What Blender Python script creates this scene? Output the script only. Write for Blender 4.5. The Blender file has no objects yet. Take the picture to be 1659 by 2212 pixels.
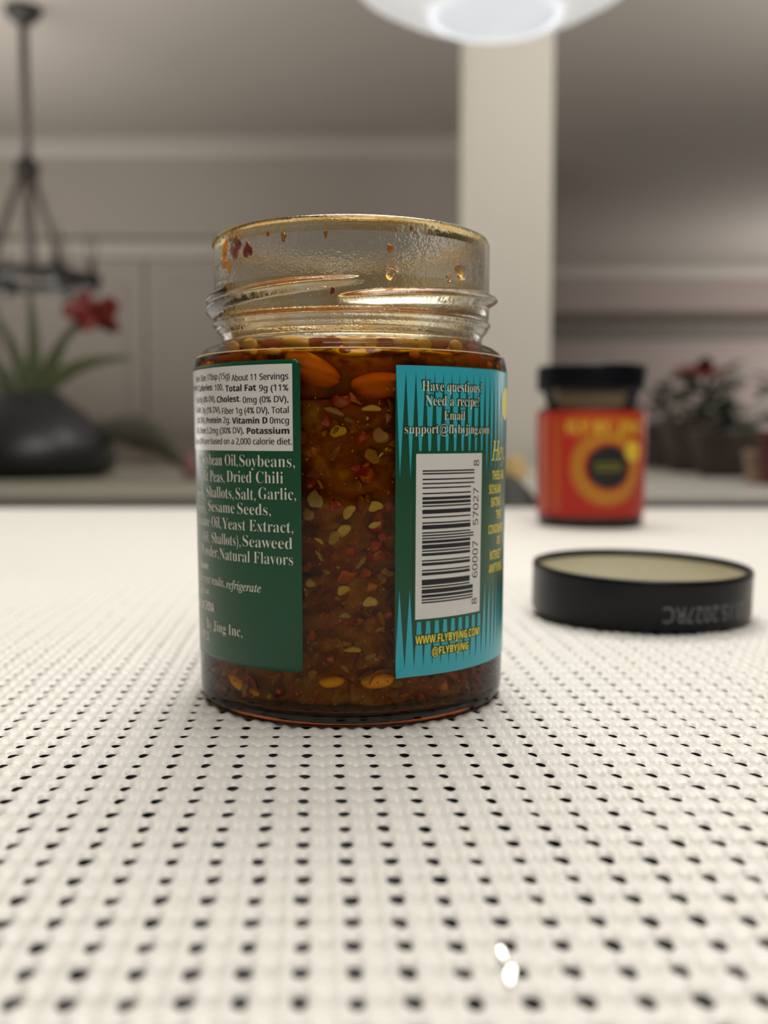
import bpy, bmesh, math, random
import numpy as np
from math import sin, cos, pi, atan, atan2, sqrt, radians
from mathutils import Vector, Matrix

S = bpy.context.scene
COL = S.collection
MM = 0.001

# ------------------------------------------------------------------ camera
F, CX, CY, W, HPX = 2236.0, 829.5, 1106.0, 1659, 2212
PITCH = atan((1106 - 945) / F)
CAMH = 0.0564
cam = bpy.data.cameras.new('camera')
cam.sensor_fit = 'VERTICAL'
cam.sensor_height = 24.0
cam.lens = F / HPX * 24.0
cam.clip_start = 0.005
cam.clip_end = 60
cam.dof.use_dof = True
cam.dof.focus_distance = 0.191
cam.dof.aperture_fstop = cam.lens / 3.0        # aperture 3.0 mm across
camo = bpy.data.objects.new('camera', cam)
COL.objects.link(camo)
camo.location = (0, 0, CAMH)
camo.rotation_euler = (pi / 2 - PITCH, 0, 0)
S.camera = camo

# ------------------------------------------------------------------ world, lights, exposure
wd = bpy.data.worlds.new('world')
S.world = wd
wd.use_nodes = True
wd.node_tree.nodes['Background'].inputs[0].default_value = (1.0, 0.93, 0.85, 1)
wd.node_tree.nodes['Background'].inputs[1].default_value = 0.10
S.view_settings.view_transform = 'Standard'
S.view_settings.look = 'None'
S.view_settings.gamma = 1
S.view_settings.use_curve_mapping = False
S.view_settings.exposure = 0.0
S.cycles.use_denoising = True
S.cycles.max_bounces = 12
S.cycles.transmission_bounces = 12
S.cycles.transparent_max_bounces = 24
S.cycles.diffuse_bounces = 3
S.cycles.caustics_reflective = False
S.cycles.sample_clamp_indirect = 6


def area(name, loc, target, size, power, color):
    l = bpy.data.lights.new(name, 'AREA')
    l.shape = 'DISK'
    l.size = size
    l.energy = power
    l.color = color
    o = bpy.data.objects.new(name, l)
    COL.objects.link(o)
    o.location = loc
    o.rotation_euler = (Vector(target) - Vector(loc)).to_track_quat('-Z', 'Y').to_euler()
    return o


def point(name, loc, radius, power, color):
    l = bpy.data.lights.new(name, 'POINT')
    l.shadow_soft_size = radius
    l.energy = power
    l.color = color
    o = bpy.data.objects.new(name, l)
    COL.objects.link(o)
    o.location = loc
    return o


WARM = (1.0, 0.97, 0.925)
area('table_lamp_light', (0.06, 0.92, 1.0), (0.0, 0.35, 0), 0.6, 8.8, WARM)
area('table_lamp_light', (0.10, 0.25, 1.3), (0.05, 0.25, 0), 0.7, 7.2, WARM)
area('front_fill', (0.25, -0.9, 1.45), (0, 0.3, 0), 0.7, 7.6, (1.0, 0.97, 0.925))  # unseen fill added behind the camera to brighten the label
area('dining_fill', (-2.4, 3.4, -0.1), (-1.8, 3.0, 3), 2.2, 70.0, (1.0, 0.96, 0.91))  # unseen fill added to lift the ceiling on the left
area('far_room_fill', (4.3, 8.0, -0.2), (4.0, 9.0, 3), 0.6, 54.0, (1.0, 0.96, 0.93))  # unseen fill added to brighten the far room
area('passage_fill', (2.3, 3.0, 0.2), (1.9, 3.0, 3), 0.6, 34.0, (1.0, 0.97, 0.92))  # unseen fill added to brighten the background on the right
area('column_fill', (0.75, 1.7, 1.62), (0.35, 3.05, 0.5), 0.25, 12.0, (1.0, 0.98, 0.94))  # added out of view to brighten the front of the column


# ------------------------------------------------------------------ pixel -> place helpers
def ray(x, y):
    X = (x - CX) / F
    Y = (CY - y) / F
    return Vector((X, cos(PITCH) + Y * sin(PITCH), -sin(PITCH) + Y * cos(PITCH)))


def at(x, y, Yd):
    """point seen at a pixel, at distance Yd in front of the camera"""
    d = ray(x, y)
    t = Yd / d.y
    return Vector((t * d.x, Yd, CAMH + t * d.z))


def on_plane(x, y, z=0.0):
    d = ray(x, y)
    t = (z - CAMH) / d.z
    return Vector((t * d.x, t * d.y, z))


JAR = Vector((-0.0073, 0.2307, 0))


def on_cyl(x, y, R):
    """angle and height where a pixel's ray meets a cylinder about the jar's axis"""
    d = ray(x, y)
    a = d.x ** 2 + d.y ** 2
    b = -(d.x * JAR.x + d.y * JAR.y)
    c = JAR.x ** 2 + JAR.y ** 2 - R * R
    t = (-b - sqrt(max(b * b - a * c, 0))) / a
    return atan2(t * d.x - JAR.x, -(t * d.y - JAR.y)), CAMH + t * d.z


# ------------------------------------------------------------------ object helpers
def mesh(name, v, f, mats=None, smooth=True):
    me = bpy.data.meshes.new(name)
    me.from_pydata([tuple(p) for p in v], [], [tuple(q) for q in f])
    if mats:
        for m in (mats if isinstance(mats, (list, tuple)) else [mats]):
            me.materials.append(m)
    if smooth:
        me.shade_smooth()
    me.update()
    return me


def link(name, me, parent=None, loc=None, rot=None):
    o = bpy.data.objects.new(name, me)
    COL.objects.link(o)
    if parent:
        o.parent = parent
    if loc is not None:
        o.location = loc
    if rot is not None:
        o.rotation_euler = rot
    return o


def obj(name, vf, mat, parent=None, loc=None, rot=None, smooth=True):
    return link(name, mesh(name, vf[0], vf[1], mat, smooth), parent, loc, rot)


def empty(name, loc=(0, 0, 0), rot=(0, 0, 0)):
    o = bpy.data.objects.new(name, None)
    o.empty_display_size = 0.02
    COL.objects.link(o)
    o.location = loc
    o.rotation_euler = rot
    return o


def tag(o, label=None, cat=None, group=None, kind=None):
    if label:
        o['label'] = label
    if cat:
        o['category'] = cat
    if group:
        o['group'] = group
    if kind:
        o['kind'] = kind
    return o


def join(*vfs):
    V, Fc = [], []
    for v, f in vfs:
        n = len(V)
        V += [tuple(p) for p in v]
        Fc += [tuple(i + n for i in q) for q in f]
    return V, Fc


def box(x0, x1, y0, y1, z0, z1, b=0.0):
    if b <= 0:
        v = [(x, y, z) for x in (x0, x1) for y in (y0, y1) for z in (z0, z1)]
        f = [(0, 1, 3, 2), (4, 6, 7, 5), (0, 4, 5, 1), (2, 3, 7, 6), (0, 2, 6, 4), (1, 5, 7, 3)]
        return v, f
    bm = bmesh.new()
    bmesh.ops.create_cube(bm, size=1)
    for q in bm.verts:
        q.co = Vector(((x0 + x1) / 2 + q.co.x * (x1 - x0), (y0 + y1) / 2 + q.co.y * (y1 - y0), (z0 + z1) / 2 + q.co.z * (z1 - z0)))
    bmesh.ops.bevel(bm, geom=bm.edges[:], offset=b, segments=2, affect='EDGES', profile=0.5)
    return from_bm(bm)


def from_bm(bm):
    bm.verts.index_update()
    v = [tuple(q.co) for q in bm.verts]
    f = [tuple(q.index for q in g.verts) for g in bm.faces]
    bm.free()
    return v, f


def lathe(prof, n=64, closed=False, cap0=False, cap1=False):
    """prof: list of (r, z); closed joins the last ring to the first"""
    v, f = [], []
    m = len(prof)
    for r, z in prof:
        for k in range(n):
            a = 2 * pi * k / n
            v.append((r * cos(a), r * sin(a), z))
    for i in range(m if closed else m - 1):
        j = (i + 1) % m
        for k in range(n):
            k2 = (k + 1) % n
            f.append((i * n + k, i * n + k2, j * n + k2, j * n + k))
    if cap0:
        f.append(tuple(range(n - 1, -1, -1)))
    if cap1:
        f.append(tuple((m - 1) * n + k for k in range(n)))
    return v, f


def tube(pts, rad, n=10):
    pts = [Vector(p) for p in pts]
    rads = rad if isinstance(rad, (list, tuple)) else [rad] * len(pts)
    v, f = [], []
    up = None
    for i, p in enumerate(pts):
        t = (pts[min(i + 1, len(pts) - 1)] - pts[max(i - 1, 0)]).normalized()
        if up is None:
            up = Vector((0, 0, 1)) if abs(t.z) < 0.9 else Vector((1, 0, 0))
        s = t.cross(up).normalized()
        up = s.cross(t).normalized()
        for k in range(n):
            a = 2 * pi * k / n
            v.append(p + rads[i] * (cos(a) * s + sin(a) * up))
    for i in range(len(pts) - 1):
        for k in range(n):
            k2 = (k + 1) % n
            f.append((i * n + k, i * n + k2, (i + 1) * n + k2, (i + 1) * n + k))
    f.append(tuple(range(n - 1, -1, -1)))
    f.append(tuple((len(pts) - 1) * n + k for k in range(n)))
    return v, f


def bez(p0, p1, p2, n=12):
    p0, p1, p2 = Vector(p0), Vector(p1), Vector(p2)
    return [(1 - t) ** 2 * p0 + 2 * t * (1 - t) * p1 + t * t * p2 for t in [i / n for i in range(n + 1)]]


def blade(pts, width, thick, side=None, fold=0.25, tip=0.05, swell=0.5):
    """a strap leaf or petal: a folded, tapered strip with two faces and an edge"""
    pts = [Vector(p) for p in pts]
    n = len(pts)
    v, f = [], []
    for i, p in enumerate(pts):
        t = (pts[min(i + 1, n - 1)] - pts[max(i - 1, 0)]).normalized()
        s = Vector(side) if side is not None else t.cross(Vector((0, 1, 0)))
        s = (s - t * s.dot(t)).normalized()
        nn = s.cross(t).normalized()
        u = i / (n - 1)
        w = width * max(tip, (1 - abs(u - swell) / max(swell, 1 - swell)) ** 0.6 if swell != 0 else 1 - u)
        h = thick * 0.5
        for sg in (1, -1):
            for q in (-1, -0.5, 0, 0.5, 1):
                v.append(p + s * w * 0.5 * q + nn * (fold * w * abs(q) * 0.5 + sg * h * (1 - 0.6 * abs(q))))
    for i in range(n - 1):
        a, b = i * 10, (i + 1) * 10
        for q in range(4):
            f.append((a + q, a + q + 1, b + q + 1, b + q))
            f.append((a + 5 + q, b + 5 + q, b + 6 + q, a + 6 + q))
        f.append((a, b, b + 5, a + 5))
        f.append((a + 4, a + 9, b + 9, b + 4))
    f.append((0, 5, 6, 7, 8, 9, 4, 3, 2, 1))
    e = (n - 1) * 10
    f.append((e, e + 1, e + 2, e + 3, e + 4, e + 9, e + 8, e + 7, e + 6, e + 5))
    return v, f


# ------------------------------------------------------------------ materials
def lin(r, g, b):
    def c(u):
        u /= 255.0
        return u / 12.92 if u <= 0.04045 else ((u + 0.055) / 1.055) ** 2.4
    return (c(r), c(g), c(b), 1.0)


def nodes(name):
    m = bpy.data.materials.new(name)
    m.use_nodes = True
    return m, m.node_tree, m.node_tree.nodes['Principled BSDF'], m.node_tree.nodes['Material Output']


def pbr(name, col, rough=0.5, var=0.0, scale=200.0, bump=0.0, bscale=None, spec=0.5, metal=0.0, emit=None, estr=0.0):
    m, nt, p, out = nodes(name)
    p.inputs['Base Color'].default_value = col
    p.inputs['Roughness'].default_value = rough
    p.inputs['Specular IOR Level'].default_value = spec
    p.inputs['Metallic'].default_value = metal
    if var or bump:
        tc = nt.nodes.new('ShaderNodeTexCoord')
    if var:
        nz = nt.nodes.new('ShaderNodeTexNoise')
        nz.inputs['Scale'].default_value = scale
        nz.inputs['Detail'].default_value = 4
        nt.links.new(tc.outputs['Object'], nz.inputs['Vector'])
        hs = nt.nodes.new('ShaderNodeMix')
        hs.data_type = 'RGBA'
        hs.inputs['A'].default_value = tuple(max(0, c * (1 - var)) for c in col[:3]) + (1,)
        hs.inputs['B'].default_value = tuple(min(1, c * (1 + var)) for c in col[:3]) + (1,)
        nt.links.new(nz.outputs['Fac'], hs.inputs['Factor'])
        nt.links.new(hs.outputs['Result'], p.inputs['Base Color'])
    if bump:
        nb = nt.nodes.new('ShaderNodeTexNoise')
        nb.inputs['Scale'].default_value = bscale or scale
        nb.inputs['Detail'].default_value = 3
        nt.links.new(tc.outputs['Object'], nb.inputs['Vector'])
        bp = nt.nodes.new('ShaderNodeBump')
        bp.inputs['Strength'].default_value = 1.0
        bp.inputs['Distance'].default_value = bump
        nt.links.new(nb.outputs['Fac'], bp.inputs['Height'])
        nt.links.new(bp.outputs['Normal'], p.inputs['Normal'])
    if emit:
        p.inputs['Emission Color'].default_value = emit
        p.inputs['Emission Strength'].default_value = estr
    return m


def mottled(name, stops, scale, rough=0.6, bump=0.0):
    """several colours blended by noise"""
    m, nt, p, out = nodes(name)
    tc = nt.nodes.new('ShaderNodeTexCoord')
    nz = nt.nodes.new('ShaderNodeTexNoise')
    nz.inputs['Scale'].default_value = scale
    nz.inputs['Detail'].default_value = 6
    nz.inputs['Roughness'].default_value = 0.6
    nt.links.new(tc.outputs['Object'], nz.inputs['Vector'])
    cr = nt.nodes.new('ShaderNodeValToRGB')
    els = cr.color_ramp.elements
    while len(els) < len(stops):
        els.new(0.5)
    for e, (t, c) in zip(els, stops):
        e.position = t
        e.color = c
    nt.links.new(nz.outputs['Fac'], cr.inputs['Fac'])
    nt.links.new(cr.outputs['Color'], p.inputs['Base Color'])
    p.inputs['Roughness'].default_value = rough
    if bump:
        bp = nt.nodes.new('ShaderNodeBump')
        bp.inputs['Distance'].default_value = bump
        nt.links.new(nz.outputs['Fac'], bp.inputs['Height'])
        nt.links.new(bp.outputs['Normal'], p.inputs['Normal'])
    return m


def thin_glass(name, tint, rough=0.03, ior=1.29):
    m, nt, p, out = nodes(name)
    nt.nodes.remove(p)
    tr = nt.nodes.new('ShaderNodeBsdfTransparent')
    tr.inputs[0].default_value = tint
    gl = nt.nodes.new('ShaderNodeBsdfGlossy')
    gl.inputs['Roughness'].default_value = rough
    fr = nt.nodes.new('ShaderNodeFresnel')
    fr.inputs['IOR'].default_value = ior
    mx = nt.nodes.new('ShaderNodeMixShader')
    nt.links.new(fr.outputs[0], mx.inputs[0])
    nt.links.new(tr.outputs[0], mx.inputs[1])
    nt.links.new(gl.outputs[0], mx.inputs[2])
    nt.links.new(mx.outputs[0], out.inputs['Surface'])
    return m


def thick_glass(name, absorb, density, bumps=(), rough=0.0, ior=1.5):
    m, nt, p, out = nodes(name)
    nt.nodes.remove(p)
    g = nt.nodes.new('ShaderNodeBsdfGlass')
    g.inputs['Roughness'].default_value = rough
    g.inputs['IOR'].default_value = ior
    nt.links.new(g.outputs[0], out.inputs['Surface'])
    va = nt.nodes.new('ShaderNodeVolumeAbsorption')
    va.inputs['Color'].default_value = absorb
    va.inputs['Density'].default_value = density
    nt.links.new(va.outputs[0], out.inputs['Volume'])
    prev = None
    tc = nt.nodes.new('ShaderNodeTexCoord')
    for sc, dist in bumps:
        nb = nt.nodes.new('ShaderNodeTexNoise')
        nb.inputs['Scale'].default_value = sc
        nb.inputs['Detail'].default_value = 2
        nt.links.new(tc.outputs['Object'], nb.inputs['Vector'])
        bp = nt.nodes.new('ShaderNodeBump')
        bp.inputs['Distance'].default_value = dist
        nt.links.new(nb.outputs['Fac'], bp.inputs['Height'])
        if prev:
            nt.links.new(prev.outputs['Normal'], bp.inputs['Normal'])
        prev = bp
    if prev:
        nt.links.new(prev.outputs['Normal'], g.inputs['Normal'])
    return m


M = {}
M['wall'] = pbr('wall_paint', lin(172, 165, 155), 0.85, 0.04, 3)
M['wall_far'] = pbr('far_wall_paint', lin(170, 158, 152), 0.85, 0.04, 3)
M['ceiling'] = pbr('ceiling_paint', lin(178, 171, 162), 0.9, 0.03, 2)
M['trim'] = pbr('trim_paint', lin(186, 180, 170), 0.5, 0.02, 4)
M['door'] = pbr('door_paint', lin(165, 158, 148), 0.6, 0.03, 4)
M['column'] = pbr('column_paint', lin(236, 230, 218), 0.7, 0.02, 4)
M['floor'] = pbr('wood_floor', lin(110, 82, 58), 0.4, 0.25, 8)
M['floor_gap'] = pbr('wood_floor_gap', lin(40, 28, 20), 0.7)
M['mat'] = pbr('white_knit_vinyl', lin(237, 233, 225), 0.36, 0.03, 900, 0.00012, 2600, 0.45)
M['table'] = pbr('dark_table_wood', lin(80, 77, 79), 0.6, 0.3, 30)
M['counter'] = pbr('grey_stone', lin(205, 202, 192), 0.3, 0.08, 25)
M['counter_edge'] = pbr('dark_counter_base', lin(70, 70, 62), 0.6, 0.1, 10)
M['valance'] = pbr('grey_valance_cloth', lin(120, 116, 110), 0.9, 0.06, 12)
M['sideboard'] = pbr('olive_grey_paint', lin(134, 130, 116), 0.6, 0.08, 8)
M['black_metal'] = pbr('black_iron', lin(48, 48, 48), 0.5, 0.1, 20)
M['stem_metal'] = pbr('glare_lightened_iron', lin(96, 88, 84), 0.6, 0.1, 20)  # black iron made paler: the veil of glare is put into the colour
M['bulb'] = thin_glass('bulb_glass', (0.97, 0.96, 0.94, 1), 0.05)
M['candle_sleeve'] = pbr('candle_sleeve', lin(70, 68, 64), 0.6)
M['pot_black'] = pbr('black_glaze', lin(30, 31, 33), 0.42, 0.2, 15)
M['soil'] = pbr('potting_soil', lin(60, 48, 38), 0.9, 0.4, 80)
M['leaf'] = pbr('strap_leaf', lin(98, 106, 72), 0.5, 0.15, 20)
M['leaf_dark'] = pbr('dark_leaf', lin(40, 62, 38), 0.5, 0.25, 30)
M['leaf_dim'] = pbr('dim_leaf', lin(62, 64, 54), 0.6, 0.2, 20)
M['leaf_dull'] = pbr('dull_leaf', lin(84, 84, 70), 0.6, 0.15, 20)
M['petal'] = pbr('red_petal', lin(126, 36, 30), 0.5, 0.12, 30)
M['bract'] = pbr('crimson_bract', lin(190, 44, 62), 0.5, 0.15, 30)
M['pot_brown'] = pbr('brown_planter', lin(60, 47, 43), 0.6, 0.2, 12)
M['pot_red'] = pbr('dark_red_pot', lin(98, 38, 34), 0.5, 0.15, 12)
M['pot_pink'] = pbr('pink_beige_pot', lin(168, 138, 118), 0.6, 0.1, 12)
M['stool'] = pbr('dark_olive_leather', lin(62, 60, 48), 0.5, 0.15, 20)
M['cream'] = pbr('warm_cream_ceramic', lin(238, 205, 140), 0.5, 0.06, 20)
M['pink'] = pbr('pink_wax', lin(140, 100, 96), 0.6, 0.05, 20)
M['lid_black'] = pbr('black_lid_enamel', lin(14, 16, 21), 0.30, 0.05, 50, spec=0.22)
M['lid_cream'] = pbr('cream_lid_lining', lin(226, 220, 198), 0.45, 0.03, 60)
M['lid_print'] = pbr('grey_date_ink', lin(120, 122, 124), 0.6)
M['label_green'] = pbr('green_label_paper', lin(8, 76, 48), 0.30, 0.03, 120, 0.00001, 900, 0.4)
M['label_teal'] = pbr('teal_label_ink', lin(52, 172, 190), 0.30, 0.03, 120, spec=0.4)
M['label_white'] = pbr('white_label_ink', lin(222, 220, 216), 0.32, spec=0.4)
M['label_cream'] = pbr('cream_label_ink', lin(226, 222, 208), 0.35, spec=0.4)
M['label_black'] = pbr('black_label_ink', lin(24, 26, 30), 0.35, spec=0.4)
M['label_yellow'] = pbr('yellow_label_ink', lin(240, 222, 70), 0.35, spec=0.4)
M['red_label'] = pbr('red_label_paper', lin(178, 40, 26), 0.35, 0.1, 60, spec=0.3)
M['orange_ink'] = pbr('orange_label_ink', lin(186, 86, 26), 0.35, 0.05, 60, spec=0.4)
M['mustard_ink'] = pbr('mustard_label_ink', lin(188, 130, 30), 0.35, 0.05, 60, spec=0.4)
M['bright_yellow_ink'] = pbr('bright_yellow_ink', lin(224, 188, 50), 0.35, spec=0.4)
M['olive_ink'] = pbr('olive_yellow_ink', lin(100, 94, 28), 0.35, spec=0.4)
M['neck_glass'] = thick_glass('oily_neck_glass', (0.97, 0.84, 0.50, 1), 60, ((700, 0.00007), (2200, 0.00005)))
M['neck_plain'] = thin_glass('plain_neck_glass', (0.88, 0.84, 0.74, 1))
M['highlight'] = pbr('pale_highlight_ring', lin(232, 200, 140), 0.12, spec=0.8)  # pale colour of the painted highlight on the shoulder


def film_material():
    """a patchy amber film of oil with a rippled, shiny skin"""
    m, nt, p, out = nodes('amber_oil_film')
    nt.nodes.remove(p)
    tc = nt.nodes.new('ShaderNodeTexCoord')
    nz = nt.nodes.new('ShaderNodeTexNoise')
    nz.inputs['Scale'].default_value = 140
    nz.inputs['Detail'].default_value = 3
    nt.links.new(tc.outputs['Object'], nz.inputs['Vector'])
    cr = nt.nodes.new('ShaderNodeValToRGB')
    cr.color_ramp.elements[0].position = 0.36
    cr.color_ramp.elements[0].color = (0.97, 0.92, 0.76, 1)
    cr.color_ramp.elements[1].position = 0.66
    cr.color_ramp.elements[1].color = (0.94, 0.73, 0.38, 1)
    nt.links.new(nz.outputs['Fac'], cr.inputs['Fac'])
    tr = nt.nodes.new('ShaderNodeBsdfTransparent')
    nt.links.new(cr.outputs['Color'], tr.inputs[0])
    gl = nt.nodes.new('ShaderNodeBsdfGlossy')
    gl.inputs['Roughness'].default_value = 0.08
    gl.inputs['Color'].default_value = (1, 0.9, 0.66, 1)
    n2 = nt.nodes.new('ShaderNodeTexNoise')
    n2.inputs['Scale'].default_value = 900
    nt.links.new(tc.outputs['Object'], n2.inputs['Vector'])
    bp = nt.nodes.new('ShaderNodeBump')
    bp.inputs['Distance'].default_value = 0.00010
    nt.links.new(n2.outputs['Fac'], bp.inputs['Height'])
    nt.links.new(bp.outputs['Normal'], gl.inputs['Normal'])
    fr = nt.nodes.new('ShaderNodeFresnel')
    fr.inputs['IOR'].default_value = 1.5
    nt.links.new(bp.outputs['Normal'], fr.inputs['Normal'])
    mx = nt.nodes.new('ShaderNodeMixShader')
    nt.links.new(fr.outputs[0], mx.inputs[0])
    nt.links.new(tr.outputs[0], mx.inputs[1])
    nt.links.new(gl.outputs[0], mx.inputs[2])
    nt.links.new(mx.outputs[0], out.inputs['Surface'])
    return m


M['film'] = film_material()
M['smear'] = thick_glass('golden_smear', (0.98, 0.80, 0.25, 1), 900, ((900, 0.0004),))
M['base_glass'] = thick_glass('jar_base_glass', (0.9, 0.62, 0.35, 1), 90)
M['body_glass'] = thin_glass('jar_body_glass', (0.97, 0.95, 0.91, 1))
M['sludge'] = mottled('chili_sediment', [(0.28, lin(66, 38, 20)), (0.42, lin(138, 88, 46)), (0.52, lin(122, 58, 32)), (0.60, lin(158, 112, 60)), (0.74, lin(84, 46, 24))], 110, 0.6, 0.0006)
M['raft'] = mottled('soaked_chili', [(0.30, lin(70, 27, 24)), (0.45, lin(112, 44, 36)), (0.55, lin(140, 66, 44)), (0.66, lin(84, 34, 29)), (0.8, lin(180, 100, 52))], 150, 0.5, 0.0004)
M['dark_oil'] = pbr('dark_chili_contents', lin(52, 26, 20), 0.4, 0.4, 160)
M['soybean'] = pbr('fried_soybean', lin(236, 122, 52), 0.45, 0.12, 160, 0.0001, 300)
M['kernel'] = mottled('fried_kernel', [(0.3, lin(240, 150, 40)), (0.7, lin(255, 206, 84))], 120, 0.4)
M['seed_yellow'] = mottled('chili_seed_yellow', [(0.3, lin(176, 142, 60)), (0.7, lin(214, 182, 96))], 500, 0.45)
M['seed_olive'] = mottled('chili_seed_olive', [(0.3, lin(134, 104, 48)), (0.7, lin(176, 142, 72))], 500, 0.45)
M['seed_tan'] = mottled('chili_seed_tan', [(0.3, lin(128, 86, 48)), (0.7, lin(172, 124, 72))], 500, 0.45)
M['flake_red'] = mottled('chili_flake_red', [(0.3, lin(118, 30, 25)), (0.7, lin(178, 54, 38))], 400, 0.35)
M['flake_orange'] = mottled('chili_flake_orange', [(0.3, lin(150, 62, 26)), (0.7, lin(204, 104, 44))], 400, 0.35)
M['flake_brown'] = mottled('chili_flake_brown', [(0.3, lin(104, 58, 28)), (0.7, lin(170, 104, 54))], 400, 0.4)
M['residue'] = pbr('amber_oil_residue', lin(214, 136, 34), 0.15, 0.3, 900)
M['residue_red'] = pbr('red_chili_residue', lin(150, 36, 30), 0.3, 0.3, 700)
M['fleck'] = pbr('glinting_foil', (0.95, 0.94, 0.88, 1), 0.22, metal=1.0)


def chili_oil_material():
    m, nt, p, out = nodes('amber_chili_oil')
    nt.nodes.remove(p)
    tr = nt.nodes.new('ShaderNodeBsdfTransparent')
    nt.links.new(tr.outputs[0], out.inputs['Surface'])
    va = nt.nodes.new('ShaderNodeVolumeAbsorption')
    va.inputs['Color'].default_value = (0.982, 0.890, 0.0, 1)
    va.inputs['Density'].default_value = 680
    nt.links.new(va.outputs[0], out.inputs['Volume'])
    return m


M['oil'] = chili_oil_material()


def lamp_glass(name, col, strength, rib):
    """lit lamp glass: glows evenly, with fine ribs"""
    m, nt, p, out = nodes(name)
    p.inputs['Base Color'].default_value = (0.7, 0.7, 0.7, 1)
    p.inputs['Roughness'].default_value = 0.25
    p.inputs['Emission Color'].default_value = col
    p.inputs['Emission Strength'].default_value = strength
    if rib:
        tc = nt.nodes.new('ShaderNodeTexCoord')
        wv = nt.nodes.new('ShaderNodeTexWave')
        wv.wave_type = 'RINGS'
        wv.rings_direction = 'Z'
        wv.inputs['Scale'].default_value = rib
        nt.links.new(tc.outputs['Object'], wv.inputs['Vector'])
        bp = nt.nodes.new('ShaderNodeBump')
        bp.inputs['Distance'].default_value = 0.002
        nt.links.new(wv.outputs['Fac'], bp.inputs['Height'])
        nt.links.new(bp.outputs['Normal'], p.inputs['Normal'])
    return m


M['lamp_bowl'] = lamp_glass('lit_ribbed_glass', (0.98, 0.98, 0.96, 1), 0.50, 60)
M['lamp_disc'] = lamp_glass('lit_frosted_diffuser', (0.88, 0.93, 1.0, 1), 0.60, 0)
M['lamp_rim'] = lamp_glass('lit_diffuser_rim', (0.95, 0.97, 1, 1), 0.70, 0)

# ------------------------------------------------------------------ lettering helper
_tmp = {}


def text_mesh(body, offset=0.0):
    """outline a line of writing as vertices and faces, one em high"""
    if 'o' not in _tmp:
        c = bpy.data.curves.new('lettering', 'FONT')
        c.fill_mode = 'FRONT'
        c.resolution_u = 4
        _tmp['o'] = bpy.data.objects.new('lettering', c)
        COL.objects.link(_tmp['o'])
    o = _tmp['o']
    o.data.body = body
    o.data.offset = offset
    bpy.context.view_layer.update()
    dg = bpy.context.evaluated_depsgraph_get()
    me = bpy.data.meshes.new_from_object(o.evaluated_get(dg))
    v = [(p.co.x, p.co.y) for p in me.vertices]
    f = [tuple(q.vertices) for q in me.polygons]
    bpy.data.meshes.remove(me)
    return v, f


def alpha(s, up, lo, dg, holes=()):
    o = ''
    holes = dict(holes)
    for c in s:
        if c in holes:
            o += holes[c]
        elif 'A' <= c <= 'Z':
            o += chr(up + ord(c) - 65)
        elif 'a' <= c <= 'z':
            o += chr(lo + ord(c) - 97)
        elif '0' <= c <= '9' and dg:
            o += chr(dg + ord(c) - 48)
        else:
            o += c
    return o


def serif(s):
    return alpha(s, 0x1D400, 0x1D41A, 0x1D7CE)


def italic(s):
    return alpha(s, 0x1D434, 0x1D44E, None, (('h', '\u210e'),))


def sans(s):
    return alpha(s, 0x1D5A0, 0x1D5BA, 0x1D7E2)


def sansb(s):
    return alpha(s, 0x1D5D4, 0x1D5EE, 0x1D7EC)


STYLE = {'serif': (serif, -0.0130), 'serifb': (serif, 0.0), 'italic': (italic, 0.004), 'sans': (sans, 0.0), 'sansb': (sansb, 0.0),
         'cond': (sansb, 0.006)}
_cap = {}


def cap_height(style):
    if style not in _cap:
        fn, off = STYLE[style]
        v, f = text_mesh(fn('H'), off)
        _cap[style] = max(p[1] for p in v)
    return _cap[style]


# ------------------------------------------------------------------ room
FLOOR = -0.92
CEIL = 1.68


def struct(name, vf, mat, smooth=False):
    o = obj(name, vf, mat, smooth=smooth)
    o['kind'] = 'structure'
    return o


fl = struct('floor', box(-5, 5, -3, 10.2, FLOOR - 0.05, FLOOR - 0.004), M['floor_gap'])
plank_me = {}
rnd = random.Random(5)
for i in range(26):
    x0 = -3.2 + i * 0.25
    bd = link('board', mesh('board', *box(x0 + 0.002, x0 + 0.248, 0.9, 10.15, FLOOR - 0.004, FLOOR + rnd.uniform(0, 0.0008)), M['floor'], False), fl)
struct('ceiling', box(-5, 5, -3, 10.2, CEIL, CEIL + 0.1), M['ceiling'])
struct('wall_back', box(-5, 0.44, 5.8, 5.95, FLOOR, CEIL), M['wall'])
struct('wall_far', box(0.3, 5, 10.0, 10.15, FLOOR, CEIL), M['wall_far'])
struct('wall_return', box(0.30, 0.44, 5.95, 10.0, FLOOR, CEIL), M['wall'])
struct('wall_left', box(-5.1, -5, -3, 6, FLOOR, CEIL), M['wall'])
struct('wall_right', box(5, 5.1, -3, 10.2, FLOOR, CEIL), M['wall'])
struct('wall_front', box(-5, 5, -3.1, -3, FLOOR, CEIL), M['wall'])


def crown(x0, x1, y):
    pr = [(0, 0), (0.09, 0), (0.09, 0.012), (0.06, 0.03), (0.03, 0.06), (0.012, 0.095), (0, 0.095)]
    v = [(x, y - a, CEIL - b) for x in (x0, x1) for a, b in pr]
    n = len(pr)
    f = [(i, (i + 1) % n, n + (i + 1) % n, n + i) for i in range(n)] + [tuple(range(n))[::-1], tuple(range(n, 2 * n))]
    return v, f


struct('trim_1', crown(-5, 0.44, 5.8), M['trim'])
struct('trim_2', crown(0.44, 5, 10.0), M['trim'])
# head casing over the closet doors on the back wall
zc0, zc1 = at(500, 558, 5.75).z, at(500, 520, 5.75).z
struct('trim_3', box(-3.2, 0.42, 5.74, 5.8, zc0, zc1, 0.008), M['trim'])
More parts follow.
